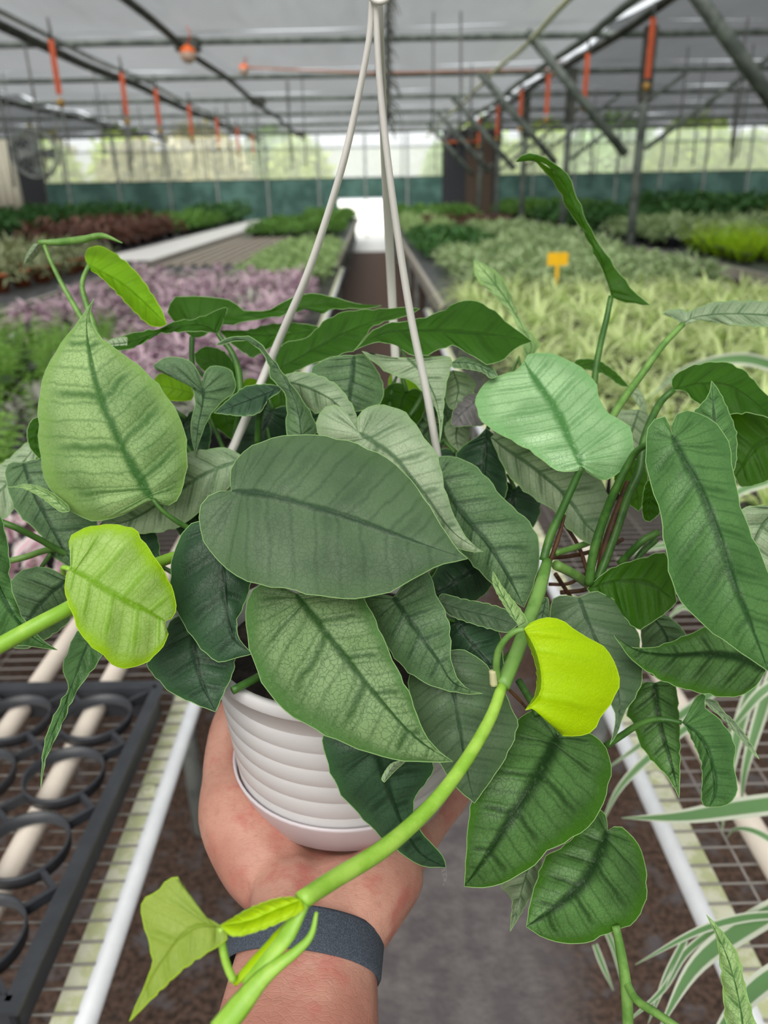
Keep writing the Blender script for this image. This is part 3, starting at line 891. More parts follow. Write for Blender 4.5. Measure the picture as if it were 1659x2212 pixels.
# ------------------------------------------------------------------ hanging things under the roof
def hanger_line(x, y, z_top, z_tape, tape, label, group):
    t = empty('hanging_wire', (x, y, 3.27)); tag(t, label, 'wire', group)
    b = MB(); b.tube([(0, 0, 0.02), (0.01, 0, (z_tape - 3.27) / 2), (0, 0, z_tape - 3.27)], .016, 6); b.build('wire', M_WIRED, t, True)
    b = MB(); b.box(-.03, .03, -.004, .004, z_tape - tape - 3.27, z_tape - 3.27); b.build('orange_tape', M_ORANGE, t)
    b = MB(); b.lathe([(0, -.09), (.03, -.08), (.045, -.02), (.02, 0), (0, 0)], 0, 0, 10)
    o = b.build('weight', M_BRASS, t, True); o.location = (0, 0, z_tape - tape - 3.27 - .04)
    b = MB(); b.tube([(0, 0, z_tape - tape - 3.4), (.02, 0, z_tape - tape - 3.6), (0, 0, z_tape - tape - 3.85)], .012, 6); b.build('tail', M_WIRED, t, True)


left_rows = [9.5, 12.0, 13.8, 16.2, 19.0, 21.8, 24.5]
for i, y in enumerate(left_rows):
    hanger_line(-3.35, y, 3.27, 3.10, .52, ['nearest of the orange-taped drop wires on the left', 'second orange-taped drop wire on the left', 'third orange-taped drop wire on the left', 'fourth orange-taped drop wire on the left',
                'fifth orange-taped drop wire on the left', 'sixth orange-taped drop wire on the left', 'farthest orange-taped drop wire on the left'][i], 'orange-taped wires on the left')
for i, (x, y) in enumerate(((2.95, 9.2), (2.85, 11.4), (2.75, 13.3), (2.7, 15.3), (2.7, 18.0), (2.7, 21.0))):
    hanger_line(x, y, 3.27, 3.15, .55, ['orange-taped drop wire hanging just before the nearest steel post', 'second orange-taped drop wire in the row by the posts', 'third orange-taped drop wire in the row by the posts', 'fourth orange-taped drop wire in the row by the posts',
                'fifth orange-taped drop wire in the row by the posts', 'farthest orange-taped drop wire in the row by the posts'][i], 'orange-taped wires by the posts')
hanger_line(4.0, 8.4, 3.27, 3.42, .62, 'orange-taped drop wire in the upper right corner', 'orange-taped wires on the right')
b = MB(); b.tube([(0, 0, 0), (.015, .01, -.7), (-.01, 0, -1.35)], .012, 5); wmesh = b.mesh('wire', M_WIRED, True)
for i in range(64):
    x = _rg.choice([-6.2, -5.6, -5.0, -4.5, -4.0, -2.9, -2.4, -1.2, .9, 1.6, 4.4, 5.2, 6.0, 7.0]) + _rg.uniform(-.2, .2)
    y = _rg.uniform(9.5, 26)
    tag(link_mesh('hanging_wire', wmesh, None, (x, y, 3.29), _rg.random() * 6, _rg.uniform(.85, 1.2)), 'thin plain drop wire hanging from the roof frame', 'wire', 'plain drop wires')


def float_ball(label, x, y, z, r):
    t = empty('float_ball', (x, y, z - r)); tag(t, label, 'float')
    b = MB(); b.lathe([(0, 0)] + [(r * math.sin(a), r - r * math.cos(a)) for a in np.linspace(.2, math.pi * .58, 8)], 0, 0, 20); b.build('white_half', plain('float_white', S('#d8b8a8'), .4), t, True)
    b = MB(); b.lathe([(r * 1.01 * math.sin(a), r - r * 1.01 * math.cos(a)) for a in np.linspace(math.pi * .56, math.pi * .97, 8)] + [(0, 2 * r)], 0, 0, 20); b.build('orange_half', plain('float_orange', S('#ee6a1c'), .4), t, True)
    b = MB(); b.tube([(0, 0, 2 * r), (.05, 0, 2 * r + .1), (.02, 0, 3.27 - z + r)], .008, 5); b.build('cord', M_ORANGE, t, True)


float_ball('orange and white float ball hanging nearest under the roof', *P(406, 118, 8.6), .092)
float_ball('smaller orange float at the second purlin left of the hanger', *P(527, 150, 11.6), .078)
float_ball('small orange float far off by the steel posts', *P(1200, 156, 12.0), .06)
b = MB(); b.tube([tuple(P(527, 146, 11.6)), tuple(P(800, 158, 11.7)), tuple(P(1200, 150, 12.0))], .012, 5)
tag(b.build('orange_cord', plain('orange_cord', S('#b5622e'), .7), None, True), 'orange cord strung across between the two small floats', 'cord')

# dark ragged cable hanging behind the hanger straps
cb = empty('hanging_cable', (0, 0, 0)); tag(cb, 'dark ragged twisted cable hanging behind the white hanger straps', 'cable')
b = MB()
for k in range(3):
    b.tube([P(838 + 4 * math.sin(i * .9 + k * 2.1), -120 + i * 21, 5.0) for i in range(19)], .010, 5)
b.build('strands', M_STEELD, cb, True)
b = MB(); rr = random.Random(4)
for i in range(44):
    y = -110 + i * 8.8; s = rr.choice((-1, 1)); l = rr.uniform(12, 30)
    b.tube([P(838, y, 5.0), P(838 + s * l * .6, y + 10, 5.0), P(838 + s * l, y + rr.uniform(25, 50), 5.0)], [.008, .005, .002], 4)
o = b.build('frayed_ends', M_STEELD, cb, True); o['kind'] = 'stuff'

# round circulation fan at the far left
fx = P(76, 332, 21.0)
fan = empty('circulation_fan', tuple(fx)); tag(fan, 'round caged circulation fan hanging at the far left', 'fan')
ring = [(0.60 * math.cos(a), 0.60 * math.sin(a)) for a in np.linspace(0, 2 * math.pi, 33)]
b = MB(); b.tube([(x, -.12, z) for x, z in ring], .03, 8); b.tube([(x, .12, z) for x, z in ring], .03, 8); b.build('housing', M_GALV, fan, True)
b = MB()
for a in np.linspace(0, math.pi, 9)[:-1]:
    b.tube([(-.6 * math.cos(a), -.14, -.6 * math.sin(a)), (0, -.18, 0), (.6 * math.cos(a), -.14, .6 * math.sin(a))], .012, 5)
for q in (.2, .4):
    b.tube([(q * math.cos(a), -.16, q * math.sin(a)) for a in np.linspace(0, 2 * math.pi, 25)], .01, 5)
b.build('cage', M_GALV, fan, True)
bl = MB(); bl.v = [(.05, 0, -.06), (.5, .05, -.16), (.54, -.05, .14), (.06, -.03, .07)]; bl.face([0, 1, 2, 3]); bm_ = bl.mesh('fan_blade', M_GALV)
for k in range(4):
    o = link_mesh('fan_blade', bm_, fan); o.rotation_euler = (0, k * math.pi / 2, 0)
b = MB(); b.tube([(0, .1, 0), (0, 0, 0), (0, -.1, 0)], .09, 12); b.build('motor', M_STEEL, fan, True)
b = MB(); b.tube([(0, 0, .6), (0, 0, .9), (0, 0, 3.3 - fx[2])], .02, 6); b.build('hanger', M_STEEL, fan, True)
# ------------------------------------------------------------------ the hanging plant held up in front of the camera
LM = {
    'silver': leaf_material('leaf_light_silver', S('#437a34', 0.75), S('#aed08a', 0.92), tr=S('#8fc05a', 0.92), trf=0.14, rough=0.45, net=0.38, mid=0.11, edge=0.6, edgecol=S('#84b052', 0.92), nveins=6),
    'sheen': leaf_material('leaf_pale_sheen', S('#46803c'), S('#aad49c'), trf=0.10, rough=0.34, net=0.22, mid=0.13, edge=0.6, nveins=7, spec=0.6, edgecol=S('#6ba860'), vs=0.55),
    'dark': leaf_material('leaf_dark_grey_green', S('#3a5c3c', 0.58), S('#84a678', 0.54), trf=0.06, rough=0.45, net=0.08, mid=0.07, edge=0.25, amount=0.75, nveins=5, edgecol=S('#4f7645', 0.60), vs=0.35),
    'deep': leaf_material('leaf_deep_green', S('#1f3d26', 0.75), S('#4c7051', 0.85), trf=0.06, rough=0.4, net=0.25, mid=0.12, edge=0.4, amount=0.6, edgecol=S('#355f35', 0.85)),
    'mid': leaf_material('leaf_mid_net', S('#2f6420', 0.55), S('#a0c486', 0.62), trf=0.10, rough=0.45, net=0.55, mid=0.10, edge=0.85, nveins=6, edgecol=S('#5b8f45', 0.66)),
    'broad': leaf_material('leaf_broad_green', S('#2c5c26', 0.62), S('#6fa35c', 0.72), trf=0.08, rough=0.4, net=0.22, mid=0.16, edge=0.4, nveins=7, amount=0.85, edgecol=S('#467a3c', 0.74), vs=0.6),
    'forest': leaf_material('leaf_forest_green', S('#1c4014', 0.75), S('#6b9a55', 0.95), tr=S('#6aa52a', 0.95), trf=0.14, rough=0.38, net=0.3, mid=0.22, edge=0.9, nveins=6, amount=0.8, edgecol=S('#3f7216', 0.95)),
    'lime': leaf_material('leaf_young_lime', S('#74a80c'), S('#bcdc84'), tr=S('#a8d020', 0.95), trf=0.2, rough=0.45, net=0.3, mid=0.10, edge=0.95, nveins=6, edgecol=S('#9ccc08')),
    'bright': leaf_material('leaf_new_bright_lime', S('#a8d200'), S('#c0e200'), tr=S('#d0f000'), trf=0.15, rough=0.42, net=0.04, mid=0.05, edge=0.1, amount=0.5, spec=0.3),
    'pale': leaf_material('leaf_pale_grey_green', S('#5f8259', 0.70), S('#b3c9a4', 0.85), trf=0.12, rough=0.42, net=0.25, mid=0.10, edge=0.35, nveins=6, edgecol=S('#7c9d6c', 0.85)),
    'grey': leaf_material('leaf_grey_green', S('#345a36', 0.58), S('#85ab78', 0.72), trf=0.10, rough=0.44, net=0.42, mid=0.12, edge=0.45, nveins=7, amount=0.9, edgecol=S('#587f52', 0.78)),
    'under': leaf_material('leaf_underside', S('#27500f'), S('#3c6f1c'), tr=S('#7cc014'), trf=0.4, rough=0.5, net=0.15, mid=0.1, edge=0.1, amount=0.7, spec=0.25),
    'underlit': leaf_material('leaf_underside_backlit', S('#76ac14'), S('#8fc824'), tr=S('#acec18'), trf=0.45, rough=0.5, net=0.08, mid=0.08, edge=0.1, amount=0.7, spec=0.25),  # backlight painted in: brighter base green than the plain underside
    'tip': leaf_material('leaf_new_tip', S('#8fae3c'), S('#b3c865'), tr=S('#b8d040'), trf=0.3, rough=0.45, net=0.1, mid=0.08, edge=0.2, amount=0.6),
    'withered': leaf_material('leaf_withered', S('#5f5f62'), S('#8a8688'), trf=0.1, net=0.4, mid=0.1, edge=0.2),
}
M_RIM = plain('leaf_margin', S('#8fb472'), 0.45)
M_RIMB = plain('leaf_margin_lime', S('#a9cc2a'), 0.45)
M_STEM = two_tone('stem_green', S('#5c8a3a'), S('#7aa552'), 60, rough=0.45)
M_STEMD = two_tone('petiole_dark_green', S('#33601f'), S('#4d7a30'), 60, rough=0.45)
M_STEML = two_tone('stem_lime', S('#8cc03a'), S('#aad558'), 50, rough=0.4)
M_STEMB = two_tone('petiole_brown_sheath', S('#3e2616'), S('#5c3c22'), 90, rough=0.6)
M_ROOT = plain('aerial_root', S('#c9c79a'), 0.6)

PLANT = empty('hanging_plant', tuple(P(755, 1655, 0.503)))
tag(PLANT, 'trailing plant with silver-veined heart-shaped leaves in a white hanging pot held up by the hand', 'potted plant')
_PL = np.array(PLANT.location)


def local(o, parent=None):
    """keep world-space coordinates under the plant's empty"""
    o.location = (0, 0, 0)
    return o


def tube_part(name, pts, r, mat, parent=None, seg=8, sub=5, flat=1.0):
    """pts: (x, y, depth) photo points; r: radius in photo pixels (number or list)"""
    p = spline(pts, max(6, sub * (len(pts) - 1)))
    rr = np.interp(np.linspace(0, 1, len(p)), np.linspace(0, 1, len(r)), r) if hasattr(r, '__len__') else np.full(len(p), float(r))
    b = MB()
    w = [P(*q) - _PL for q in p]
    b.tube(w, [rr[i] * p[i][2] / F_PX for i in range(len(p))], seg, flat=flat)
    return b.build(name, mat, parent if parent is not None else PLANT, True)


N_T, N_W = 30, 9


def leaf(mid, A, B, d, oa=0.0, ob=0.0, mat='mid', pet=None, pr=5.0, pmat=None, bul=0.07, arc=0.0, quilt=1.0, nv=6, label=None, rim=True, wav=0.0):
    mid = np.array(mid, float)
    base, tip = mid[0], mid[-1]
    M = spline(mid, 60)
    mlen = np.linalg.norm(np.diff(M, axis=0), axis=1).sum()
    ax = (tip - base) / (np.linalg.norm(tip - base) + 1e-9)
    perp = np.array([-ax[1], ax[0]])
    D = lambda s: d[0] + (d[1] - d[0]) * s - arc * np.sin(np.pi * s)
    mb = MB()
    seed = int(abs(base[0] * 7 + base[1] * 13)) % 997
    rng = random.Random(seed)
    ph = rng.random() * 6
    rows = {}
    mid_idx = {}
    edges = []
    for side, (E, o) in enumerate(((A, oa), (B, ob))):
        Ep = spline(np.vstack([base, np.array(E, float), tip]), N_T)
        jit = np.array([math.sin(i * 1.9 + ph) + 0.7 * math.sin(i * 3.7 + 2 * ph) for i in range(N_T + 1)]) * np.sin(np.linspace(0, math.pi, N_T + 1))
        tang = np.gradient(Ep, axis=0); tang /= (np.linalg.norm(tang, axis=1, keepdims=True) + 1e-9)
        Ep = Ep + np.stack([-tang[:, 1], tang[:, 0]], axis=1) * jit[:, None] * min(1.6, 0.006 * mlen)
        proj = np.array([(e - base).dot(ax) for e in Ep]) / max(1e-6, np.linalg.norm(tip - base))
        lat = np.array([np.min(np.linalg.norm(M - e, axis=1)) for e in Ep])
        ml = max(lat.max(), 1.0)
        s = np.clip(proj - 0.17 * lat / ml, 0, 1)
        s = np.maximum.accumulate(s)
        s = 0.75 * s + 0.25 * np.linspace(0, 1, N_T + 1) ** 1.4
        s[0], s[-1] = 0, 1
        s = np.maximum.accumulate(np.clip(s, 0, 1))
        sign = 1 if side == 0 else -1
        el = []
        for i in range(N_T + 1):
            m2 = np.array([np.interp(s[i], np.linspace(0, 1, 61), M[:, k]) for k in (0, 1)])
            m3 = P(m2[0], m2[1], D(s[i])) - _PL
            sE = min(1, max(0, proj[i]))
            e3 = P(Ep[i][0], Ep[i][1], D(sE) + o * lat[i] / ml + wav * math.sin(7 * i / N_T * 2 + ph) * lat[i] / ml) - _PL
            hw = np.linalg.norm(e3 - m3)
            tocam = CAM_POS - _PL - m3; tocam /= np.linalg.norm(tocam)
            t = i / N_T
            for j in range(N_W + 1):
                w = j / N_W
                p = m3 * (1 - w) + e3 * w
                q = math.sin(math.pi * w) ** 0.8
                p = p + tocam * (hw * bul * q + quilt * 0.0016 * q * math.cos(2 * math.pi * (t * nv) + math.pi) * math.sin(math.pi * t))
                rows[(side, i, j)] = len(mb.v)
                mb.v.append(tuple(p))
            el.append(e3)
        edges.append(el)
        for i in range(N_T):
            for j in range(N_W):
                q = [rows[(side, i, j)], rows[(side, i, j + 1)], rows[(side, i + 1, j + 1)], rows[(side, i + 1, j)]]
                u = [(0.5 + sign * 0.5 * jj / N_W, ii / N_T) for ii, jj in ((i, j), (i, j + 1), (i + 1, j + 1), (i + 1, j))]
                if side: q.reverse(); u.reverse()
                mb.face(q, u)
    if rim:
        for el in edges:
            r = 0.00023
            mb.tube(el, [r * 0.6] + [r] * (len(el) - 2) + [r * 0.6], 4, mi=1, cap=False)
    o = mb.build('leaf', [LM[mat], M_RIMB if mat in ('lime', 'bright', 'tip', 'underlit') else M_RIM], PLANT, True)
    bm = bmesh.new(); bm.from_mesh(o.data); bmesh.ops.remove_doubles(bm, verts=bm.verts, dist=1e-6); bm.to_mesh(o.data); bm.free()
    o.data.polygons.foreach_set('use_smooth', [True] * len(o.data.polygons))
    if label: o['label'] = label
    if pet is not None:
        tube_part('petiole', pet, pr, pmat or M_STEMD, o)
    return o


# --- front leaves
leaf([(330, 1078), (275, 985), (222, 870), (195, 770), (187, 690), (203, 645)],
     [(318, 1086), (290, 1100), (250, 1118), (205, 1125), (170, 1115), (130, 1080), (97, 1035), (85, 960), (83, 890), (92, 820), (120, 760), (155, 712), (180, 680)],
     [(340, 1086), (372, 1090), (392, 1060), (404, 1000), (398, 930), (370, 870), (320, 808), (270, 768), (225, 735), (198, 700), (195, 672)],
     (0.425, 0.43), 0.02, 0.015, 'silver', pet=[(330, 1078, .424), (352, 1104, .425), (395, 1134, .43), (450, 1160, .44)], pr=[4.5, 6.5], arc=0.01,
     label='large pale silver-green leaf standing upright at the left')
leaf([(500, 1061), (560, 1066), (650, 1087), (740, 1113), (830, 1145), (920, 1178), (1010, 1207)],
     [(498, 1045), (500, 1012), (520, 982), (560, 956), (620, 941), (690, 941), (770, 959), (850, 1000), (905, 1060), (950, 1130), (985, 1183)],
     [(482, 1060), (455, 1068), (435, 1090), (430, 1122), (438, 1162), (465, 1205), (500, 1235), (540, 1258), (620, 1272), (700, 1289), (780, 1292), (850, 1275), (900, 1246), (950, 1221), (985, 1213)],
     (0.372, 0.355), 0.025, -0.012, 'dark', arc=0.004, nv=4, pet=[(500, 1061, .374), (520, 1110, .40), (560, 1200, .43)], pr=6,
     label='broad dark grey-green leaf in the middle of the plant')
leaf([(640, 1282), (700, 1360), (780, 1460), (860, 1555), (920, 1610), (978, 1645)],
     [(600, 1265), (560, 1262), (537, 1290), (531, 1340), (540, 1400), (565, 1470), (610, 1530), (680, 1575), (760, 1612), (850, 1640), (930, 1646)],
     [(690, 1278), (745, 1285), (783, 1290), (815, 1350), (850, 1430), (885, 1500), (910, 1570), (940, 1615)],
     (0.378, 0.35), 0.006, 0.008, 'mid', arc=0.012, nv=5, label='net-veined leaf hanging over the front of the white pot')
leaf([(150, 1228), (200, 1255), (260, 1290), (320, 1320), (357, 1342)],
     [(156, 1212), (149, 1175), (160, 1152), (195, 1138), (240, 1133), (288, 1142), (310, 1170), (335, 1205), (360, 1245), (378, 1290), (379, 1322), (368, 1338)],
     [(144, 1240), (141, 1280), (155, 1320), (175, 1370), (212, 1408), (232, 1420), (240, 1435), (268, 1443), (310, 1434), (345, 1405), (363, 1372), (358, 1354)],
     (0.365, 0.37), 0.012, 0.0, 'lime', pet=[(152, 1229, .365), (136, 1226, .368), (138, 1240, .376)], pr=[6, 5], pmat=M_STEML, arc=0.006, nv=5,
     label='young lime-green leaf low at the left')
leaf([(1132, 1359), (1155, 1400), (1168, 1450), (1166, 1497), (1135, 1534)],
     [(1151, 1343), (1182, 1334), (1212, 1340), (1239, 1358), (1269, 1379), (1296, 1390), (1320, 1418), (1335, 1451), (1337, 1481), (1326, 1509), (1302, 1542), (1281, 1578), (1248, 1590), (1213, 1588), (1205, 1572), (1196, 1548), (1172, 1528)],
     [(1138, 1382), (1152, 1418), (1160, 1455), (1156, 1500)],
     (0.35, 0.352), 0.012, 0.02, 'bright', pet=[(1132, 1359, .35), (1112, 1364, .351), (1091, 1382, .353), (1076, 1409, .357), (1072, 1445, .362), (1077, 1478, .368)],
     pr=[6, 8, 8], pmat=M_STEM, quilt=0.6, bul=0.1, label='newest bright lime leaf beside the vine')
leaf([(1205, 1588), (1150, 1695), (1100, 1770), (1050, 1850), (1003, 1915)],
     [(1195, 1550), (1155, 1532), (1110, 1565), (1055, 1630), (1025, 1710), (1012, 1775), (1007, 1850)],
     [(1225, 1575), (1270, 1582), (1305, 1610), (1320, 1655), (1310, 1712), (1285, 1770), (1240, 1808), (1180, 1840), (1150, 1872), (1080, 1910), (1040, 1917)],
     (0.405, 0.385), 0.01, 0.01, 'forest', arc=0.015, nv=5, pet=[(1205, 1588, .406), (1200, 1540, .42), (1180, 1470, .43)], pr=6)
leaf([(1312, 1795), (1270, 1890), (1210, 1950), (1137, 2002)],
     [(1310, 1768), (1297, 1750), (1275, 1762), (1250, 1795), (1215, 1830), (1180, 1850), (1160, 1900), (1145, 1952)],
     [(1326, 1786), (1345, 1788), (1372, 1815), (1390, 1852), (1397, 1912), (1390, 1960), (1360, 2000), (1330, 2008), (1270, 2035), (1230, 2038), (1180, 2028)],
     (0.425, 0.405), 0.012, 0.008, 'forest', arc=0.008, nv=6)
leaf([(1150, 1850), (1125, 1930), (1102, 2012)], [(1110, 1880), (1083, 1912), (1105, 1942), (1104, 1985)], [(1170, 1845), (1158, 1910), (1130, 1965)],
     (0.44, 0.43), 0.02, 0.005, 'pale')
leaf([(1452, 940), (1468, 975), (1515, 1055), (1555, 1155), (1585, 1255), (1615, 1330), (1660, 1450)],
     [(1446, 922), (1445, 902), (1422, 902), (1402, 920), (1395, 970), (1402, 1035), (1425, 1100), (1437, 1180), (1460, 1280), (1520, 1350), (1580, 1395), (1630, 1430)],
     [(1452, 915), (1462, 895), (1485, 887), (1528, 902), (1570, 945), (1585, 1025), (1605, 1110), (1640, 1190), (1668, 1260), (1690, 1350), (1680, 1420)],
     (0.375, 0.345), 0.012, 0.012, 'broad', arc=0.012, nv=7, pet=[(1452, 940, .378), (1425, 945, .39), (1397, 960, .40), (1373, 977, .41), (1356, 1005, .415), (1331, 1054, .42), (1303, 1124, .43), (1282, 1194, .435), (1272, 1262, .44)], pr=[6, 9, 10],
     label='long broad green leaf hanging at the right edge')
leaf([(1256, 1006), (1235, 960), (1205, 890), (1165, 830), (1140, 795), (1132, 780)],
     [(1268, 1020), (1282, 1028), (1307, 1038), (1338, 1019), (1359, 991), (1368, 960), (1363, 928), (1342, 908), (1307, 887), (1293, 852), (1282, 820), (1258, 796), (1227, 778), (1192, 764), (1155, 763), (1138, 768)],
     [(1250, 1016), (1220, 1019), (1195, 1012), (1150, 977), (1101, 949), (1050, 919), (1030, 888), (1028, 864), (1036, 842), (1056, 822), (1085, 809), (1115, 801)],
     (0.41, 0.47), 0.012, 0.0, 'sheen', arc=0.006, nv=6, pet=[(1256, 1008, .411), (1240, 1044, .414), (1223, 1082, .416), (1209, 1113, .418), (1188, 1159, .42), (1174, 1211, .42)], pr=[8, 9, 10],
     label='pale sheened leaf lying flat at the upper right')
leaf([(774, 935), (800, 950), (850, 985), (920, 1070), (980, 1150), (1045, 1192)],
     [(772, 905), (790, 882), (830, 875), (880, 895), (912, 940), (945, 985), (957, 1040), (975, 1100), (1000, 1150), (1025, 1180)],
     [(765, 915), (740, 882), (710, 875), (688, 898), (688, 940), (740, 1000), (800, 1060), (900, 1140), (1000, 1188)],
     (0.43, 0.40), 0.008, 0.008, 'pale', arc=0.006, nv=6)
leaf([(945, 1020), (990, 1100), (1050, 1170), (1095, 1240), (1132, 1312)],
     [(940, 990), (980, 987), (1020, 1003), (1055, 1035), (1085, 1075), (1130, 1115), (1155, 1145), (1165, 1185), (1162, 1228), (1148, 1275)],
     [(925, 1040), (935, 1090), (965, 1150), (1015, 1212), (1070, 1267), (1105, 1295)],
     (0.455, 0.425), 0.008, 0.008, 'grey', arc=0.006, nv=6)
leaf([(1060, 945), (1090, 968), (1150, 1009), (1220, 1071), (1265, 1131), (1303, 1166), (1324, 1186)],
     [(1085, 930), (1150, 940), (1230, 985), (1290, 1030), (1314, 1071), (1318, 1106), (1318, 1145)],
     [(1068, 965), (1094, 1019), (1125, 1054), (1167, 1085), (1202, 1106), (1220, 1134), (1247, 1159), (1275, 1176), (1303, 1184)],
     (0.475, 0.45), 0.01, 0.008, 'pale', arc=0.006, nv=6)
leaf([(1050, 925), (1050, 970), (1045, 1030), (1050, 1080)], [(1067, 940), (1070, 960), (1090, 1010), (1095, 1060), (1080, 1085)], [(1034, 942), (1007, 959), (985, 985), (1000, 1030), (1030, 1070)],
     (0.485, 0.48), 0.005, 0.01, 'deep')
leaf([(850, 1290), (910, 1375), (950, 1430), (980, 1475), (1042, 1498)],
     [(880, 1255), (925, 1235), (940, 1280), (965, 1330), (973, 1375), (975, 1430), (995, 1475), (1020, 1492)],
     [(820, 1285), (786, 1296), (820, 1370), (870, 1440), (930, 1480), (1000, 1498)],
     (0.385, 0.375), 0.004, 0.004, 'grey', arc=0.008, nv=6)
leaf([(960, 1410), (975, 1480), (990, 1560), (1005, 1650), (1025, 1735)],
     [(975, 1405), (1001, 1404), (1031, 1420), (1055, 1442), (1079, 1475), (1105, 1530), (1118, 1570), (1090, 1640), (1050, 1700)],
     [(930, 1420), (885, 1455), (893, 1545), (925, 1610), (945, 1640), (980, 1695)],
     (0.385, 0.38), 0.004, 0.004, 'dark', arc=0.004, nv=5)
leaf([(800, 1600), (830, 1680), (865, 1770), (905, 1840), (963, 1874)],
     [(860, 1610), (920, 1620), (937, 1650), (925, 1685), (900, 1715), (892, 1760), (905, 1790), (930, 1820), (957, 1850)],
     [(740, 1575), (698, 1585), (703, 1630), (715, 1670), (740, 1720), (770, 1752), (800, 1785), (845, 1825), (905, 1868)],
     (0.365, 0.395), 0.012, 0.005, 'deep', arc=0.004, nv=5, label='dark leaf hanging down the front of the pot with a dry tip')
leaf([(962, 1872), (962, 1890), (957, 1916)], [(966, 1880), (966, 1895)], [(953, 1880), (957, 1900)], (0.395, 0.395), 0, 0.002, 'withered', quilt=0, rim=False)
leaf([(830, 1690), (850, 1655), (880, 1640)], [(850, 1668), (870, 1650)], [(825, 1680), (845, 1650)], (0.36, 0.362), 0.004, 0, 'pale', quilt=0)
leaf([(460, 1130), (480, 1220), (490, 1310), (505, 1375), (548, 1412)],
     [(510, 1180), (542, 1240), (530, 1300), (512, 1340), (516, 1378), (535, 1402)],
     [(415, 1130), (385, 1170), (370, 1220), (370, 1260), (380, 1315), (415, 1375), (450, 1416), (475, 1430), (515, 1420)],
     (0.40, 0.385), 0.006, 0.004, 'deep', arc=0.004, nv=5)
leaf([(420, 1320), (420, 1400), (435, 1470), (466, 1538)],
     [(470, 1350), (505, 1400), (504, 1450), (482, 1500)],
     [(370, 1340), (350, 1390), (318, 1435), (340, 1466), (370, 1496), (425, 1522)],
     (0.408, 0.392), 0.004, 0.006, 'deep', arc=0.004, nv=5)
leaf([(-60, 1080), (-30, 1200), (20, 1310), (70, 1375), (124, 1404)],
     [(-30, 1080), (0, 1115), (10, 1145), (20, 1200), (23, 1260), (50, 1335), (90, 1381)],
     [(-110, 1120), (-120, 1220), (-70, 1340), (0, 1388), (50, 1394)],
     (0.38, 0.385), 0.008, 0.008, 'broad', nv=5)
leaf([(50, 1000), (70, 1060), (105, 1130), (140, 1190), (165, 1225)],
     [(85, 992), (140, 1010), (190, 1080), (210, 1140), (195, 1190)],
     [(22, 1000), (12, 1020), (20, 1065), (40, 1110), (85, 1152), (105, 1192), (145, 1222)],
     (0.465, 0.445), 0.006, 0.008, 'grey', nv=6)
leaf([(90, 950), (40, 1010), (0, 1060), (-70, 1100)], [(60, 955), (20, 990), (-20, 1020)], [(70, 1010), (40, 1080), (10, 1120), (-40, 1118)], (0.52, 0.5), 0.01, 0.0, 'pale')
leaf([(95, 900), (75, 945), (85, 992)], [(105, 930), (100, 970)], [(72, 905), (59, 930), (64, 965)], (0.47, 0.465), 0.005, 0.005, 'under')
leaf([(530, 990), (450, 1020), (370, 1070), (290, 1120), (210, 1140)],
     [(490, 968), (440, 972), (390, 980), (330, 1010), (270, 1070)],
     [(525, 1010), (497, 1050), (440, 1096), (390, 1136), (320, 1152), (250, 1148)],
     (0.45, 0.46), 0.012, 0.0, 'pale', nv=6)
leaf([(150, 1105), (105, 1068), (60, 1052), (13, 1052)], [(145, 1090), (100, 1057), (58, 1046), (35, 1051)], [(130, 1105), (90, 1075), (50, 1055)], (0.43, 0.44), 0.004, 0.0, 'silver', quilt=0)
leaf([(150, 1250), (100, 1290), (60, 1340), (30, 1400)], [(100, 1226), (50, 1232), (22, 1262), (15, 1320)], [(160, 1290), (150, 1340), (100, 1380), (60, 1400)], (0.44, 0.45), 0.008, 0.008, 'grey')
leaf([(195, 1380), (170, 1440), (140, 1520), (110, 1590), (92, 1650), (88, 1702)],
     [(225, 1400), (205, 1440), (165, 1495), (125, 1585), (102, 1632), (94, 1665)],
     [(170, 1360), (142, 1420), (136, 1450), (149, 1482), (130, 1520), (107, 1570), (94, 1618), (90, 1670)],
     (0.41, 0.39), 0.0, 0.012, 'broad', pet=[(195, 1380, .41), (215, 1340, .42), (260, 1290, .43)], pr=5)
# --- upper left
tube_part('leaf', [(84, 524, .50), (130, 523, .50), (180, 517, .495), (222, 509, .49), (264, 525, .485)], [5, 8, 8, 6, 1.5], M_STEM)['label'] = 'tightly rolled new leaf'
tube_part('petiole', [(96, 530, .50), (112, 570, .50), (140, 625, .50), (178, 690, .50), (230, 780, .50)], [4, 6, 6], M_STEM)
leaf([(84, 526), (70, 545), (52, 570)], [(88, 540), (70, 562)], [(70, 530), (56, 552)], (0.50, 0.53), 0.004, 0.004, 'pale', quilt=0)
leaf([(190, 572), (205, 580), (262, 610), (315, 655), (360, 700)],
     [(184, 556), (188, 540), (202, 532), (226, 535), (265, 560), (300, 595), (326, 632), (348, 668)],
     [(198, 585), (216, 597), (250, 630), (285, 667), (320, 700), (345, 706)],
     (0.50, 0.47), 0.012, 0.012, 'underlit', pet=[(192, 574, .50), (181, 598, .50), (178, 625, .50), (195, 680, .50), (225, 750, .50), (300, 850, .5)], pr=[5, 7, 7], pmat=M_STEM, bul=0.12)
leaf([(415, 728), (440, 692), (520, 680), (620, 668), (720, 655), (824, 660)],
     [(400, 716), (375, 692), (361, 675), (372, 650), (387, 640), (425, 641), (487, 646), (525, 668), (562, 674), (600, 660), (650, 636), (705, 638), (743, 649), (785, 658)],
     [(440, 726), (472, 703), (500, 701), (550, 691), (612, 681), (662, 667), (697, 677), (718, 668), (756, 667), (800, 666)],
     (0.53, 0.55), 0.01, -0.006, 'under', pet=[(415, 728, .53), (414, 760, .53), (416, 800, .53)], pr=6)
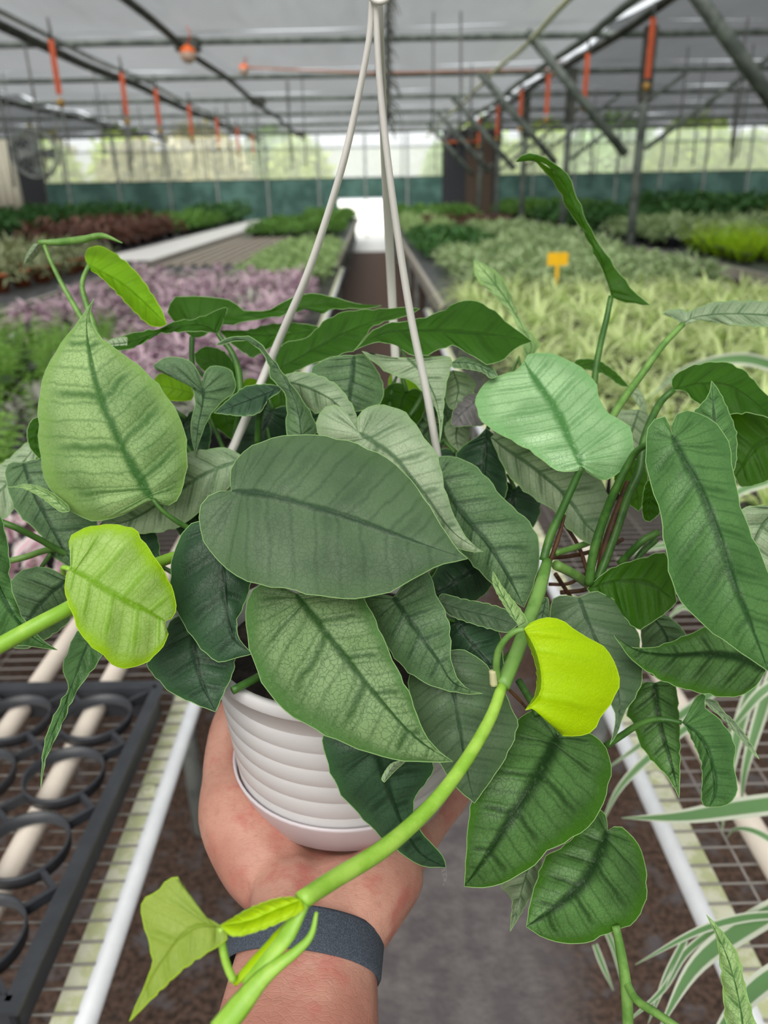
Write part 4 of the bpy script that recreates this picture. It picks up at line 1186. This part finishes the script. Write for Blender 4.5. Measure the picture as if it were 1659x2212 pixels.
leaf([(470, 720), (440, 702), (380, 705), (330, 722), (280, 738), (222, 745)],
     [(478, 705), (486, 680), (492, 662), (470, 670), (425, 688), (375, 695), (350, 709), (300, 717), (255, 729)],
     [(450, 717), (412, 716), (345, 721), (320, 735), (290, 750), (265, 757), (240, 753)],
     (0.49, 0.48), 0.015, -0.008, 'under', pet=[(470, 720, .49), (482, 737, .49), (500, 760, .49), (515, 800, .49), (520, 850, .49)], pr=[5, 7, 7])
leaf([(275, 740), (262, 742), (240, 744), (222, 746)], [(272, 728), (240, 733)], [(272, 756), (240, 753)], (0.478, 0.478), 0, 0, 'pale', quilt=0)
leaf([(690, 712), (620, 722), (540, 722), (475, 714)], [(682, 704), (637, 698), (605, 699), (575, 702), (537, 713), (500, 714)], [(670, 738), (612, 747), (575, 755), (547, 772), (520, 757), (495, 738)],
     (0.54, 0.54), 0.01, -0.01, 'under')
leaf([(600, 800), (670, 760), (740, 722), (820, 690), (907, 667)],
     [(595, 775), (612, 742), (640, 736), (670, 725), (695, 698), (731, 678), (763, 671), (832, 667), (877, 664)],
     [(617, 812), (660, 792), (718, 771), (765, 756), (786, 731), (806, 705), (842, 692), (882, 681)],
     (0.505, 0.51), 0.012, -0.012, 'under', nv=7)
leaf([(765, 757), (830, 718), (900, 714), (1000, 718), (1080, 725), (1150, 738)],
     [(781, 741), (806, 714), (842, 698), (872, 695), (908, 688), (946, 676), (979, 658), (1009, 648), (1034, 653), (1067, 671), (1100, 701), (1130, 722)],
     [(801, 742), (832, 740), (862, 749), (888, 767), (915, 768), (946, 757), (976, 746), (1010, 762), (1042, 782), (1060, 787), (1085, 778), (1115, 752), (1135, 743)],
     (0.485, 0.475), 0.02, -0.014, 'under', nv=7, label='broad leaf seen from below behind the hanger straps')
leaf([(652, 945), (645, 890), (622, 830), (590, 780), (555, 745), (510, 731), (466, 745)],
     [(685, 935), (675, 900), (657, 870), (637, 840), (622, 820), (605, 797), (582, 768), (565, 745), (547, 731), (525, 726), (490, 731)],
     [(620, 938), (620, 882), (615, 850), (600, 831), (588, 822), (582, 800), (575, 774), (557, 752), (537, 738), (512, 736), (478, 745)],
     (0.455, 0.46), 0.01, 0.004, 'grey', quilt=0.3)
leaf([(437, 838), (437, 870), (428, 920), (422, 980)],
     [(440, 812), (452, 793), (480, 792), (500, 802), (508, 825), (506, 848), (485, 863), (462, 887), (445, 915), (430, 955)],
     [(430, 808), (410, 780), (382, 772), (350, 775), (330, 797), (360, 795), (392, 807), (413, 832), (422, 865), (418, 890), (412, 920), (415, 950)],
     (0.48, 0.455), 0.01, -0.004, 'grey', quilt=0.5)
leaf([(418, 850), (380, 840), (330, 830)], [(405, 825), (370, 808), (342, 810)], [(410, 865), (362, 864), (335, 850)], (0.50, 0.5), 0.01, 0, 'underlit', quilt=0)
leaf([(518, 860), (490, 800), (420, 765)], [(515, 825), (508, 792), (490, 765), (470, 753), (440, 750)], [(500, 860), (450, 810), (425, 785)], (0.52, 0.53), 0.01, 0, 'under')
leaf([(610, 836), (560, 855), (500, 878), (462, 892)], [(575, 830), (532, 835), (507, 852), (480, 875)], [(600, 850), (580, 862), (562, 890), (530, 899), (495, 896)], (0.465, 0.46), 0.01, -0.006, 'deep',
     pet=[(575, 862, .466), (560, 900, .47), (556, 960, .48)], pr=7)
leaf([(600, 825), (640, 828), (690, 848), (735, 880), (776, 938)],
     [(617, 810), (640, 804), (675, 807), (705, 818), (731, 835), (753, 863), (768, 892)],
     [(620, 850), (655, 872), (685, 893), (715, 882), (745, 897), (765, 921)],
     (0.47, 0.44), 0.006, 0.012, 'pale', quilt=0.6)
leaf([(765, 768), (762, 810), (755, 850), (755, 890)], [(786, 767), (812, 797), (828, 835), (822, 870), (790, 885)], [(740, 768), (700, 778), (672, 800), (690, 840), (730, 875)], (0.49, 0.475), 0.008, 0.008, 'grey')
leaf([(880, 773), (915, 810), (940, 860), (951, 910), (950, 955)],
     [(915, 770), (958, 770), (975, 773), (973, 795), (966, 822), (960, 862), (955, 924)],
     [(840, 772), (801, 769), (781, 758), (803, 778), (842, 807), (882, 820), (908, 840), (928, 866), (943, 886), (949, 915)],
     (0.475, 0.44), 0.008, 0.01, 'pale', quilt=0.7)
leaf([(976, 783), (1022, 786), (1075, 812)], [(996, 772), (1022, 777), (1047, 785), (1066, 797)], [(979, 794), (1009, 797), (1042, 804), (1060, 817)], (0.47, 0.46), 0.01, 0, 'grey', quilt=0.4)
leaf([(978, 800), (990, 840), (980, 885)], [(1004, 807), (1027, 830), (1015, 855), (992, 874)], [(968, 810), (962, 855), (970, 880)], (0.49, 0.485), 0.004, 0.004, 'pale', quilt=0.4)
leaf([(1040, 855), (1005, 885), (974, 915)], [(1015, 850), (992, 862), (978, 890)], [(1045, 890), (1045, 917), (1009, 920), (985, 922)], (0.485, 0.48), 0.006, 0.0, 'withered')
leaf([(1000, 880), (985, 935), (990, 975)], [(1015, 930), (1005, 965)], [(962, 920), (970, 955)], (0.5, 0.5), 0.004, 0.004, 'pale', quilt=0.4)
# --- right side
leaf([(1320, 640), (1310, 598), (1290, 545), (1252, 470), (1215, 395), (1170, 350), (1113, 350)],
     [(1345, 652), (1375, 655), (1406, 662), (1372, 632), (1338, 590), (1312, 553), (1285, 513), (1262, 465), (1242, 415), (1226, 376), (1192, 350), (1156, 332), (1130, 334)],
     [(1316, 622), (1300, 580), (1280, 540), (1258, 497), (1226, 452), (1209, 415), (1180, 374), (1150, 345), (1128, 341)],
     (0.52, 0.50), -0.006, 0.01, 'under', pet=[(1320, 640, .52), (1310, 690, .52), (1298, 740, .515), (1286, 806, .51), (1280, 900, .5)], pr=[6, 7, 8], label='narrow twisted leaf rising highest above the plant')
leaf([(1475, 700), (1500, 686), (1560, 678), (1640, 680), (1720, 690)],
     [(1462, 690), (1430, 675), (1462, 667), (1490, 672), (1530, 656), (1580, 650), (1660, 652), (1710, 670)],
     [(1490, 698), (1515, 692), (1580, 702), (1660, 706), (1710, 698)],
     (0.50, 0.46), 0.012, -0.006, 'pale', pet=[(1475, 700, .50), (1430, 748, .495), (1385, 810, .49), (1330, 888, .48), (1290, 970, .47)], pr=[6, 8, 9], pmat=M_STEM)
leaf([(1455, 842), (1520, 828), (1590, 840), (1700, 930)],
     [(1450, 824), (1464, 806), (1499, 789), (1544, 782), (1576, 785), (1614, 806), (1638, 834), (1670, 870)],
     [(1481, 846), (1499, 866), (1520, 875), (1576, 894), (1617, 892), (1665, 905)],
     (0.465, 0.44), 0.012, -0.01, 'under', pet=[(1455, 842, .465), (1429, 866, .465), (1408, 904, .46), (1390, 956, .455), (1380, 1019, .452), (1356, 1071, .45), (1331, 1145, .45), (1303, 1222, .448), (1289, 1255, .446)], pr=[7, 10, 10])
leaf([(1552, 1040), (1548, 960), (1542, 890), (1537, 823)],
     [(1585, 1015), (1591, 977), (1590, 935), (1576, 894), (1555, 848)],
     [(1520, 1010), (1500, 950), (1499, 892), (1513, 876), (1532, 850)],
     (0.42, 0.43), 0.004, 0.008, 'broad', quilt=0.7)
leaf([(1690, 950), (1640, 960), (1588, 1030)], [(1660, 893), (1617, 889), (1578, 895), (1560, 960), (1572, 1010)], [(1710, 1010), (1660, 1038), (1605, 1052)], (0.46, 0.46), 0.008, -0.004, 'under')
leaf([(1415, 1030), (1402, 1080), (1404, 1127)], [(1425, 1060), (1426, 1105)], [(1395, 1045), (1387, 1089), (1391, 1121)], (0.44, 0.44), 0.004, 0.004, 'under')
leaf([(1240, 790), (1290, 792), (1359, 836)], [(1247, 777), (1289, 778), (1324, 799), (1346, 820)], [(1262, 797), (1303, 808), (1338, 832)], (0.54, 0.53), 0.004, -0.002, 'under', quilt=0.3)
leaf([(1352, 838), (1380, 860), (1398, 905)], [(1370, 835), (1392, 860)], [(1360, 850), (1385, 885)], (0.55, 0.55), 0.0, 0.0, 'pale', quilt=0.2)
leaf([(1380, 885), (1365, 930), (1345, 985)], [(1400, 895), (1396, 950), (1380, 978)], [(1331, 892), (1325, 940), (1330, 975)], (0.52, 0.52), 0.004, 0.004, 'pale', quilt=0.4)
leaf([(1350, 990), (1372, 1040), (1380, 1105)], [(1390, 1000), (1400, 1060)], [(1325, 1010), (1340, 1070)], (0.48, 0.48), 0.004, 0.004, 'under', quilt=0.4)
leaf([(1268, 1272), (1330, 1255), (1400, 1260), (1462, 1300)],
     [(1307, 1236), (1345, 1218), (1394, 1204), (1436, 1195), (1452, 1245)],
     [(1295, 1300), (1340, 1325), (1376, 1359), (1410, 1343), (1440, 1322)],
     (0.44, 0.42), 0.012, -0.004, 'under')
leaf([(1250, 1290), (1280, 1367), (1318, 1440), (1338, 1510), (1335, 1560), (1317, 1609)],
     [(1290, 1278), (1334, 1302), (1358, 1332), (1376, 1362), (1386, 1411), (1388, 1448), (1381, 1490), (1356, 1529), (1344, 1552), (1334, 1583)],
     [(1200, 1290), (1190, 1340), (1230, 1420), (1290, 1480), (1325, 1530), (1328, 1570)],
     (0.43, 0.405), 0.006, 0.006, 'dark', arc=0.004, nv=6)
leaf([(1654, 1450), (1600, 1420), (1530, 1411), (1450, 1414), (1380, 1405), (1326, 1373)],
     [(1640, 1410), (1590, 1360), (1531, 1354), (1497, 1367), (1462, 1381), (1418, 1397), (1383, 1400), (1351, 1394)],
     [(1632, 1482), (1605, 1500), (1571, 1506), (1521, 1498), (1472, 1486), (1430, 1470), (1398, 1450), (1363, 1423)],
     (0.42, 0.40), 0.01, -0.004, 'forest', nv=7)
leaf([(1400, 1320), (1440, 1375), (1440, 1440)], [(1440, 1330), (1480, 1370), (1475, 1430)], [(1385, 1350), (1390, 1410), (1410, 1460)], (0.46, 0.46), 0, 0, 'grey')
leaf([(1415, 1475), (1420, 1522), (1432, 1583), (1450, 1645), (1467, 1724)],
     [(1440, 1470), (1460, 1485), (1467, 1559), (1469, 1620), (1468, 1685)],
     [(1390, 1475), (1368, 1510), (1354, 1539), (1368, 1564), (1383, 1608), (1410, 1645), (1437, 1672), (1458, 1704)],
     (0.445, 0.42), 0.004, 0.008, 'forest', quilt=0.7)
leaf([(1472, 1561), (1510, 1590), (1535, 1640), (1545, 1700), (1532, 1743)],
     [(1487, 1542), (1499, 1514), (1511, 1500), (1524, 1498), (1521, 1522), (1529, 1534), (1556, 1556), (1583, 1596), (1588, 1620), (1585, 1657), (1593, 1697), (1583, 1729), (1558, 1742)],
     [(1482, 1571), (1494, 1596), (1506, 1623), (1514, 1645), (1517, 1682), (1515, 1720), (1520, 1740)],
     (0.41, 0.395), 0.008, 0.006, 'broad', pet=[(1472, 1561, .41), (1437, 1554, .412), (1403, 1556, .416), (1373, 1569, .42), (1344, 1588, .425), (1309, 1611, .43)], pr=[5, 7, 8])
leaf([(1522, 1510), (1563, 1545), (1600, 1582), (1640, 1640)], [(1546, 1514), (1563, 1537), (1594, 1566), (1617, 1598)], [(1530, 1525), (1563, 1554), (1595, 1590), (1622, 1622)], (0.42, 0.41), 0.004, 0.0, 'pale', quilt=0.2)
leaf([(1700, 1090), (1650, 1130), (1620, 1200), (1640, 1260)], [(1660, 1092), (1603, 1100), (1600, 1150), (1610, 1210)], [(1720, 1150), (1700, 1230)], (0.42, 0.42), 0.0, 0.0, 'pale')
leaf([(1610, 2290), (1600, 2180), (1575, 2080), (1545, 2010), (1526, 1976)],
     [(1650, 2280), (1632, 2212), (1612, 2140), (1595, 2066), (1562, 2015)],
     [(1580, 2280), (1568, 2212), (1563, 2160), (1556, 2085), (1546, 2020)],
     (0.36, 0.38), 0.0, 0.006, 'silver')
leaf([(1120, 1356), (1105, 1322), (1080, 1275), (1065, 1234)], [(1139, 1347), (1130, 1325), (1109, 1298), (1085, 1267)], [(1117, 1346), (1100, 1325), (1073, 1280), (1064, 1255)], (0.355, 0.36), 0.004, -0.002, 'silver', quilt=0.2)
leaf([(946, 1300), (1000, 1318), (1060, 1332), (1118, 1350)], [(955, 1283), (1001, 1294), (1061, 1306), (1109, 1325)], [(970, 1328), (1016, 1346), (1061, 1359), (1095, 1366)], (0.395, 0.39), 0.004, -0.002, 'dark', quilt=0.5)
leaf([(1180, 1290), (1170, 1350), (1182, 1400)], [(1185, 1300), (1186, 1360)], [(1160, 1300), (1160, 1360)], (0.44, 0.43), 0.0, 0.0, 'grey', quilt=0.3)
leaf([(1135, 784), (1150, 750), (1135, 718), (1110, 672), (1075, 620), (1024, 560)],
     [(1165, 745), (1140, 712), (1116, 676), (1102, 635), (1082, 597), (1052, 574)],
     [(1128, 742), (1108, 684), (1085, 656), (1055, 626), (1032, 606), (1024, 580)],
     (0.58, 0.62), 0.008, 0.0, 'silver', quilt=0.2)
# --- inner leaves that close the crown
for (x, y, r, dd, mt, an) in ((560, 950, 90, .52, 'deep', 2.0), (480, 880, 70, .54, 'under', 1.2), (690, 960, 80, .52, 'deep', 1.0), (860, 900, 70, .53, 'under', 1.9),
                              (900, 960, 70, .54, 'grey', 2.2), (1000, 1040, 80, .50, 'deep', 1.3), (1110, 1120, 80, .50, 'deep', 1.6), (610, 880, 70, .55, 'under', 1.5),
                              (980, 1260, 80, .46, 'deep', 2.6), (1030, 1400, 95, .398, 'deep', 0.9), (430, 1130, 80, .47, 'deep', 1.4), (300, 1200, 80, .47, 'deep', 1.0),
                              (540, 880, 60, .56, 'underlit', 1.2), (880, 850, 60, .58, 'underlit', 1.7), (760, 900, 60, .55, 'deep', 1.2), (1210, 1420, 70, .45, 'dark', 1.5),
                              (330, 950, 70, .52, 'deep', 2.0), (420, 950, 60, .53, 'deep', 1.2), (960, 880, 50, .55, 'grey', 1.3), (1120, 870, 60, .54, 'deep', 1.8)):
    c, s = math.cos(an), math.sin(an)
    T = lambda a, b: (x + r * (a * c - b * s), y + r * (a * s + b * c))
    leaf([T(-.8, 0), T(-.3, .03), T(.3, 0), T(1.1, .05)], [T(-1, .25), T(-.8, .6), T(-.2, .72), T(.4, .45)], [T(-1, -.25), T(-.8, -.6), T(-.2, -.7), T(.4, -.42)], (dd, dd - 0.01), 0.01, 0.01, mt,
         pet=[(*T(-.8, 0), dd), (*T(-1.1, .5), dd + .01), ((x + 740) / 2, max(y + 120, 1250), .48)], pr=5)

# --- vines and petioles
tube_part('stem', [(1182, 1212, .42), (1165, 1275, .405), (1140, 1345, .39), (1112, 1420, .375), (1085, 1482, .365)], [11, 15, 15, 16, 17], M_STEM, seg=12)['label'] = 'thick green upper part of the vine'
tube_part('stem', [(1085, 1480, .366), (1060, 1550, .355), (1005, 1645, .34), (930, 1742, .325), (830, 1832, .305), (720, 1900, .287), (650, 1946, .275)], [12, 14, 15, 17, 19, 20, 20], M_STEML, seg=12)['label'] = 'lime-green young vine curving down past the pot'
tube_part('aerial_root', [(1064, 1448, .362), (1067, 1480, .364)], [8, 9], M_ROOT)
tube_part('aerial_root', [(1095, 1485, .37), (1120, 1510, .375), (1136, 1528, .38)], [3, 4, 3], M_STEMB)
tube_part('stem', [(-60, 1428, .36), (0, 1394, .36), (80, 1350, .362), (152, 1312, .37), (250, 1255, .39), (345, 1214, .41), (410, 1194, .42), (470, 1190, .43), (560, 1230, .45)], [18, 18, 17, 16, 14, 12, 12, 12], M_STEML, seg=12)['label'] = 'pale green vine reaching out to the left'
tube_part('stem', [(-20, 1120, .43), (30, 1138, .43), (85, 1165, .44), (150, 1200, .45), (300, 1260, .46)], 7, M_STEMD)
tube_part('stem', [(20, 1212, .44), (60, 1202, .44), (105, 1188, .45), (200, 1180, .46)], 7, M_STEM)
tube_part('stem', [(110, 1195, .45), (90, 1225, .45), (65, 1262, .45)], 5, M_STEMD)
tube_part('stem', [(1330, 2000, .41), (1340, 2050, .41), (1350, 2110, .41), (1355, 2170, .41), (1358, 2290, .41)], [9, 11, 13, 12, 12], M_STEM)
tube_part('stem', [(1352, 2120, .41), (1375, 2160, .40), (1420, 2190, .39), (1480, 2230, .38)], [9, 9, 8], M_STEM)
for pts, r, mt in (([(1200, 1220, .44), (1240, 1240, .45), (1270, 1262, .46)], [11, 10], M_STEM),
                   ([(1422, 1150, .45), (1387, 1169, .45), (1338, 1218, .46)], 8, M_STEMD),
                   ([(1418, 1165, .46), (1385, 1195, .46), (1370, 1225, .46)], 7, M_STEMD),
                   ([(1356, 1040, .452), (1330, 1110, .45), (1305, 1185, .45), (1292, 1250, .45)], [6, 8, 9], M_STEMB),
                   ([(1300, 1150, .436), (1285, 1200, .438), (1270, 1265, .44)], [5, 8, 8], M_STEMB),
                   ([(1220, 1112, .423), (1205, 1165, .424), (1188, 1212, .425)], [3, 5, 5], M_STEMB),
                   ([(1215, 1125, .47), (1250, 1180, .47), (1270, 1240, .47)], [4, 5], M_STEMB),
                   ([(1192, 1205, .46), (1240, 1200, .47), (1300, 1185, .48), (1345, 1165, .49)], 5, M_STEMB),
                   ([(1200, 1240, .46), (1230, 1285, .47), (1250, 1310, .48)], [5, 4], M_STEMB),
                   ([(1185, 1262, .47), (1230, 1260, .47), (1280, 1230, .48)], [4, 4], M_STEMB),
                   ([(1210, 1280, .47), (1260, 1275, .47), (1290, 1260, .48)], [5, 5], M_STEMB),
                   ([(1200, 1195, .45), (1250, 1180, .46), (1290, 1165, .47)], [7, 7], M_STEM),
                   ([(1120, 1470, .42), (1150, 1520, .41), (1160, 1545, .405)], 8, M_STEMD),
                   ([(885, 900, .5), (905, 870, .5), (920, 840, .5)], 6, M_STEMD),
                   ([(500, 1000, .5), (510, 930, .5), (520, 870, .49)], 7, M_STEMD)):
    tube_part('petiole', pts, r, mt)
tube_part('cut_stem', [(502, 1492, .398), (540, 1472, .405), (600, 1440, .43)], [9, 9, 10], M_STEMD, seg=10)

# --- the growing tip of the long vine
leaf([(478, 2002), (430, 2000), (385, 2030), (340, 2090), (305, 2155), (280, 2206)],
     [(455, 1988), (420, 1970), (395, 1950), (380, 1922), (385, 1898), (376, 1891), (345, 1920), (305, 1955), (318, 2020), (330, 2075), (315, 2125), (295, 2170)],
     [(490, 2020), (485, 2034), (450, 2056), (400, 2090), (360, 2126), (325, 2160)],
     (0.268, 0.262), 0.006, -0.004, 'tip', quilt=0.5, pet=[(478, 2003, .268), (480, 2040, .268), (490, 2085, .268), (505, 2118, .268)], pr=[8, 9, 9], pmat=M_STEML,
     label='unfurling yellow-green leaf at the end of the vine')
leaf([(650, 1945), (600, 1965), (540, 1990), (476, 1999)], [(630, 1938), (590, 1943), (540, 1962), (500, 1985)], [(655, 1965), (620, 1985), (560, 2010), (505, 2022)], (0.274, 0.268), 0.006, -0.004, 'bright', quilt=0.2, bul=0.25)
tube_part('sheath', [(655, 1950, .274), (620, 2020, .271), (570, 2080, .269), (530, 2130, .267)], [17, 20, 17, 14], M_STEML, flat=0.5)
tube_part('sheath', [(640, 1975, .276), (590, 2040, .272), (530, 2100, .270), (505, 2125, .269)], [8, 18, 16, 8], LM['bright'], flat=0.5)
tube_part('sheath', [(684, 1970, .272), (672, 2020, .270), (640, 2055, .268), (570, 2110, .265), (520, 2170, .262), (470, 2230, .26)], [4, 9, 13, 20, 26, 26], M_STEML, flat=0.5)

# --- white pot, saucer and hanger straps
PB = _PL.copy()


def white_plastic(name, col, trf=0.12):
    m = NT(name)
    nz = m.noise(8, 4, 0.6, m.coord())
    m.L(m.mix(m.ss(nz, 0.35, 0.75), col, tuple(v * 0.93 for v in col[:3]) + (1,)), m.b.inputs['Base Color'])
    m.b.inputs['Roughness'].default_value = 0.38
    m.b.inputs['Subsurface Weight'].default_value = 0.0
    return m.m


M_POT = white_plastic('white_pot_plastic', S('#d6d4d6'))
M_SAUCER = white_plastic('white_saucer_plastic', S('#d8d0d6'))
M_STRAP = white_plastic('white_strap_plastic', S('#eceae6'))
M_SOIL = two_tone('potting_soil', S('#1d1713'), S('#3a3029'), 90, rough=0.9, bump=0.5)
RS, RR, HH = 0.0695, 0.082, 0.105
b = MB()
prof = [(0.0, 0.004), (RS - 0.008, 0.004), (RS - 0.001, 0.008), (RS + 0.0005, 0.012)]
for k in range(7):                                    # stepped rings of the wall
    z0 = 0.012 + k * 0.0122
    r0 = RS + 0.0002 + (RR - 0.0035 - RS) * ((z0 - 0.012) / (HH - 0.012))
    prof += [(r0, z0), (r0 + 0.0007, z0 + 0.0009), (r0 + 0.0013, z0 + 0.0120)]
prof += [(RR - 0.0005, 0.0975), (RR, 0.0985), (RR, HH - 0.001), (RR - 0.001, HH), (RR - 0.004, HH), (RR - 0.005, HH - 0.004), (RS - 0.006, 0.03)]
b.lathe(prof, seg=72)
pot = b.build('pot', M_POT, PLANT, True)
b = MB()
b.lathe([(0, -0.006), (RS - 0.008, -0.006), (RS - 0.002, -0.003), (RS + 0.0034, 0.016), (RS + 0.0042, 0.0175), (RS + 0.0040, 0.0188), (RS + 0.0028, 0.019), (RS + 0.0004, 0.006), (RS - 0.002, 0.002), (0, 0.0005)], seg=72)
b.build('saucer', M_SAUCER, PLANT, True)
b = MB()
b.lathe([(RR - 0.006, HH - 0.015), (0.05, HH - 0.01), (0.02, HH - 0.012), (0.0, HH - 0.01)], seg=48)
b.build('soil', M_SOIL, PLANT, True)
for nm, pts, r in (('hanger_strap', [(806, -60, .335), (801, 40, .345), (793, 110, .352), (763, 260, .37), (735, 375, .385), (688, 525, .412), (655, 615, .432), (620, 695, .455), (590, 765, .476), (548, 865, .486), (505, 965, .49), (470, 1050, .488), (466, 1330, .475)], [8.5, 9, 10, 10.5, 11, 11.5, 12.5, 13, 13, 13]),
                   ('hanger_strap', [(812, -60, .336), (814, 60, .346), (822, 200, .36), (847, 420, .385), (885, 670, .42), (920, 840, .445), (946, 990, .468), (970, 1150, .485), (975, 1300, .50)], [8.5, 9.5, 10, 10.5, 11, 11.5, 11.5, 12, 12]),
                   ('hanger_strap', [(818, -60, .34), (822, 80, .365), (828, 260, .42), (834, 400, .47), (848, 665, .56), (858, 900, .57), (850, 1200, .55)], [7, 8, 9, 9.5, 9, 9, 9])):
    tube_part(nm, pts, r, M_STRAP, seg=12, flat=0.75)
tube_part('hanger_hook', [(800, -5, .338), (818, 5, .338), (840, -8, .338), (846, -60, .336)], [6, 6, 6, 6], M_STRAP)
# ------------------------------------------------------------------ the hand that holds the pot
def skin_material():
    m = NT('skin')
    ob = m.coord()
    a = m.noise(45, 3, 0.6, ob); b2 = m.noise(16, 3, 0.5, ob); c2 = m.noise(260, 3, 0.6, ob)
    c = m.mix(m.ss(b2, 0.35, 0.65), S('#b27868'), S('#c99684'))
    c = m.mix(m.math('MULTIPLY', m.ss(a, 0.48, 0.7), 0.75), c, S('#bb6a60'))
    c = m.mix(m.math('MULTIPLY', m.ss(c2, 0.5, 0.75), 0.3), c, S('#9c6557'))
    m.L(c, m.b.inputs['Base Color'])
    m.b.inputs['Roughness'].default_value = 0.5
    m.b.inputs['Subsurface Weight'].default_value = 0.12
    m.b.inputs['Subsurface Radius'].default_value = (0.006, 0.002, 0.001)
    m.b.inputs['Subsurface Scale'].default_value = 1.0
    vo = m.add('ShaderNodeTexVoronoi', feature='DISTANCE_TO_EDGE'); vo.inputs['Scale'].default_value = 330.0
    mp = m.add('ShaderNodeMapping'); m.L(ob, mp.inputs[0]); mp.inputs['Scale'].default_value = (0.6, 1.4, 1.0); mp.inputs['Rotation'].default_value = (0, 0, 0.5)
    m.L(mp.outputs[0], vo.inputs['Vector'])
    crease = m.add('ShaderNodeTexVoronoi', feature='DISTANCE_TO_EDGE'); crease.inputs['Scale'].default_value = 26.0
    mp2 = m.add('ShaderNodeMapping'); m.L(ob, mp2.inputs[0]); mp2.inputs['Scale'].default_value = (0.45, 1.3, 1.3)
    m.L(mp2.outputs[0], crease.inputs['Vector'])
    h = m.math('ADD', m.math('MULTIPLY', a, 0.8), m.math('ADD', m.math('MULTIPLY', m.ss(vo.outputs[0], 0.0, 0.12), 0.10), m.math('MULTIPLY', m.ss(crease.outputs[0], 0.0, 0.10), 0.12)))
    m.bump(h, 0.5, 0.0016)
    return m.m


def blob_mesh(chains, voxel):
    """union of tapered limbs: spheres along each chain, remeshed into one continuous skin"""
    bm = bmesh.new()
    for ch in chains:
        p = spline([(*q[:3], q[3]) for q in ch], 10 * (len(ch) - 1))
        for q in p:
            w = P(q[0], q[1], q[2])
            r = q[3]
            bmesh.ops.create_icosphere(bm, subdivisions=2, radius=r, matrix=Matrix.Translation(Vector(w)))
    me = bpy.data.meshes.new('tmp'); bm.to_mesh(me); bm.free()
    o = bpy.data.objects.new('tmp', me); COL.objects.link(o)
    md = o.modifiers.new('r', 'REMESH'); md.mode = 'VOXEL'; md.voxel_size = voxel; md.use_smooth_shade = True
    sm = o.modifiers.new('s', 'SMOOTH'); sm.factor = 0.6; sm.iterations = 9
    dg = bpy.context.evaluated_depsgraph_get(); dg.update()
    out = bpy.data.meshes.new_from_object(o.evaluated_get(dg))
    bpy.data.objects.remove(o)
    return out


HAND = [
    # forearm (two side by side make it flat) and wrist
    [(555, 2420, .355, .034), (588, 2250, .38, .031), (612, 2110, .40, .0285), (626, 2020, .415, .0255), (632, 1945, .435, .025)],
    [(665, 2420, .355, .034), (690, 2250, .38, .031), (703, 2110, .40, .0285), (718, 2020, .415, .026), (742, 1945, .435, .025)],
    # heel of the thumb, thumb
    [(648, 1985, .43, .022), (618, 1920, .45, .024), (560, 1838, .465, .0285), (510, 1755, .48, .024), (490, 1685, .495, .0165), (484, 1630, .505, .0135), (492, 1575, .512, .0125), (512, 1525, .514, .0115), (528, 1490, .515, .0095)],
    # palm rays to the four knuckles, fingers curling up behind the pot
    [(650, 1950, .44, .025), (640, 1880, .475, .022), (655, 1810, .51, .018), (640, 1725, .56, .0115), (630, 1630, .59, .0105), (640, 1540, .595, .0095), (655, 1480, .595, .008)],
    [(690, 1950, .44, .025), (705, 1885, .475, .022), (730, 1815, .51, .018), (735, 1735, .565, .0115), (730, 1630, .605, .0105), (735, 1530, .607, .0095), (740, 1465, .605, .008)],
    [(735, 1950, .44, .025), (775, 1890, .47, .022), (820, 1820, .51, .017), (850, 1735, .56, .0112), (860, 1640, .595, .010), (858, 1550, .60, .009), (855, 1490, .60, .0078)],
    [(765, 1965, .43, .024), (815, 1900, .455, .022), (870, 1840, .485, .0175), (940, 1775, .52, .011), (990, 1715, .545, .0095), (1000, 1645, .56, .0085), (990, 1590, .565, .0072)],
    # heel of the little-finger side
    [(740, 2010, .418, .024), (790, 1950, .428, .023), (838, 1890, .445, .022)],
]
PERSON = empty('person', tuple(P(640, 2300, .36)))
tag(PERSON, 'bare left hand and wrist reaching up from below, palm under the white pot', 'person')
hm = blob_mesh(HAND, 0.0026)
hm.materials.clear(); hm.materials.append(skin_material())
hm.transform(Matrix.Translation(-Vector(PERSON.location)))
hand = bpy.data.objects.new('arm_and_hand', hm); COL.objects.link(hand); hand.parent = PERSON
hm.polygons.foreach_set('use_smooth', [True] * len(hm.polygons))

# woven watch band round the wrist
m = NT('dark_woven_band')
ob = m.coord()
wv = m.noise(1400, 2, 0.5, ob)
m.L(m.mix(m.ss(wv, 0.35, 0.7), S('#39414d'), S('#545d6a')), m.b.inputs['Base Color'])
m.b.inputs['Roughness'].default_value = 0.85
m.bump(wv, 0.6, 0.0008)
c0 = P(658, 2056, .409)
axis = P(668, 1990, .42) - P(645, 2130, .395); axis /= np.linalg.norm(axis)
side = _rt - axis * _rt.dot(axis); side /= np.linalg.norm(side)
nor = np.cross(side, axis)
b = MB()
nseg, prof = 64, [(-0.0105, 0.0), (-0.0108, 0.0016), (-0.009, 0.0024), (0.009, 0.0024), (0.0108, 0.0016), (0.0105, 0.0)]
pl = np.array(PERSON.location)
for k in range(nseg):
    a = 2 * math.pi * k / nseg
    for (u, h) in prof:
        rx, ry = 0.0395 + h, 0.0292 + h
        b.v.append(tuple(c0 + side * (rx * math.cos(a)) + nor * (ry * math.sin(a)) + axis * u - pl))
for k in range(nseg):
    k2 = (k + 1) % nseg
    for j in range(len(prof) - 1):
        b.face([k * 6 + j, k2 * 6 + j, k2 * 6 + j + 1, k * 6 + j + 1])
b.build('watch_band', m.m, PERSON, True)['label'] = 'dark blue-grey woven watch band'
